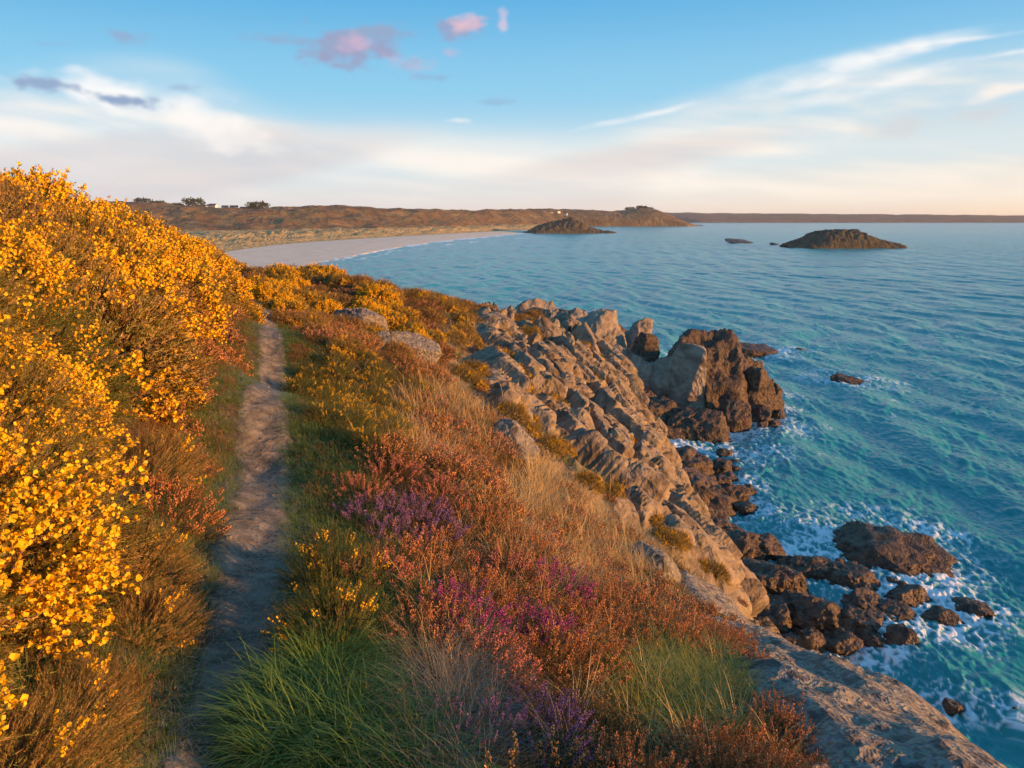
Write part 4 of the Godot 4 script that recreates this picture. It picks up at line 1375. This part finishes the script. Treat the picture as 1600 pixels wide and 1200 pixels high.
func house(p: Vector3, w: float, label: String, white: bool) -> void:
	var o := thing("house", p, label, "house", "houses on the skyline")
	var s := Shape.new()
	var d := w * 0.55
	var h := w * 0.32
	var col := Color(0.72, 0.69, 0.64) if white else Color(0.35, 0.35, 0.36)
	var a := [Vector3(-w / 2, -3, d / 2), Vector3(w / 2, -3, d / 2), Vector3(w / 2, -3, -d / 2), Vector3(-w / 2, -3, -d / 2)]
	for k in 4:
		var e: Vector3 = a[k]
		var f: Vector3 = a[(k + 1) % 4]
		s.quad(e, f, Vector3(f.x, h, f.z), Vector3(e.x, h, e.z), col)
	s.tri(Vector3(-w / 2, h, d / 2), Vector3(-w / 2, h, -d / 2), Vector3(-w / 2, h + d * 0.4, 0), col)
	s.tri(Vector3(w / 2, h, d / 2), Vector3(w / 2, h, -d / 2), Vector3(w / 2, h + d * 0.4, 0), col)
	part("wall", s.mesh(), mats.far, o)
	var r := Shape.new()
	for k in [-1.0, 1.0]:
		r.quad(Vector3(-w * 0.53, h - 0.3, d * 0.56 * k), Vector3(w * 0.53, h - 0.3, d * 0.56 * k), Vector3(w * 0.53, h + d * 0.42, 0), Vector3(-w * 0.53, h + d * 0.42, 0), Color(0.10, 0.10, 0.115))
	part("roof", r.mesh(), mats.far, o)
	o.rotation.y = rng.randf_range(-0.5, 0.5)

func round_tree(p: Vector3, w: float, h: float, label: String, group: String) -> void:
	var o := thing("tree", p, label, "tree", group)
	var s := Shape.new()
	for k in 900:
		var e := rv()
		if e.length() > 1.0: e = e.normalized()
		e *= 1.0 + 0.5 * noise_a.get_noise_3d(e.x * 60.0 + p.x, e.y * 60.0, e.z * 60.0)
		var q := Vector3(e.x * w * 0.5, h * 0.55 + e.y * h * 0.5, e.z * w * 0.5)
		var r := w * 0.06
		s.tri(q + rv(r), q + rv(r), q + rv(r), vary(Color(0.045, 0.055, 0.022), 0.4))
	var t := Shape.new()
	tube(t, Vector3(0, -3, 0), Vector3(0, h * 0.4, 0), w * 0.03, w * 0.02, Color(0.07, 0.05, 0.035))
	part("crown", s.mesh(), mats.far, o)
	part("trunk", t.mesh(), mats.far, o)

# ------------------------------------------------------------------ assembly

func _ready() -> void:
	var cam := Camera3D.new()
	cam.name = "camera"
	cam.position = Vector3(0, EYE, 0)
	cam.rotation = Vector3(-PITCH, 0, 0)
	cam.fov = rad_to_deg(2.0 * atan(600.0 / F))
	cam.near = 0.05
	cam.far = 30000.0
	add_child(cam)
	noise_a.seed = 4
	noise_a.frequency = 0.02
	noise_a.fractal_octaves = 4
	noise_b.seed = 9
	noise_b.frequency = 0.02
	noise_b.fractal_octaves = 2
	ridge_noise.seed = 12
	ridge_noise.frequency = 0.03
	ridge_noise.fractal_type = FastNoiseLite.FRACTAL_RIDGED
	ridge_noise.fractal_octaves = 4
	var env := Environment.new()
	env.background_mode = Environment.BG_SKY
	env.sky = make_sky()
	env.tonemap_mode = Environment.TONE_MAPPER_LINEAR
	env.tonemap_exposure = 1.85
	env.fog_enabled = true
	env.fog_density = 0.00004
	env.fog_light_color = Color(0.86, 0.84, 0.86)
	env.sdfgi_enabled = true
	env.ssao_enabled = true
	env.ssil_enabled = true
	var we := WorldEnvironment.new()
	we.environment = env
	add_child(we)
	var sun := DirectionalLight3D.new()
	sun.name = "sun"
	sun.light_color = Color(1.0, 0.72, 0.42)
	sun.light_energy = 1.6
	sun.light_angular_distance = 0.9
	sun.shadow_enabled = true
	sun.rotation = Vector3(deg_to_rad(-SUN_HEIGHT), deg_to_rad(180.0 - SUN_AZIMUTH), 0)
	add_child(sun)
	print("sky ", Time.get_ticks_msec())
	make_materials()
	make_grid()
	print("grid ", Time.get_ticks_msec())
	make_ground()
	make_coast()
	print("coast ", Time.get_ticks_msec())
	make_rocks()
	make_boulders()
	print("rocks ", Time.get_ticks_msec())
	make_sea()
	print("sea ", Time.get_ticks_msec())
	make_protos()
	print("protos ", Time.get_ticks_msec())
	plant_heath()
	scatter()
	print("done ", Time.get_ticks_msec())
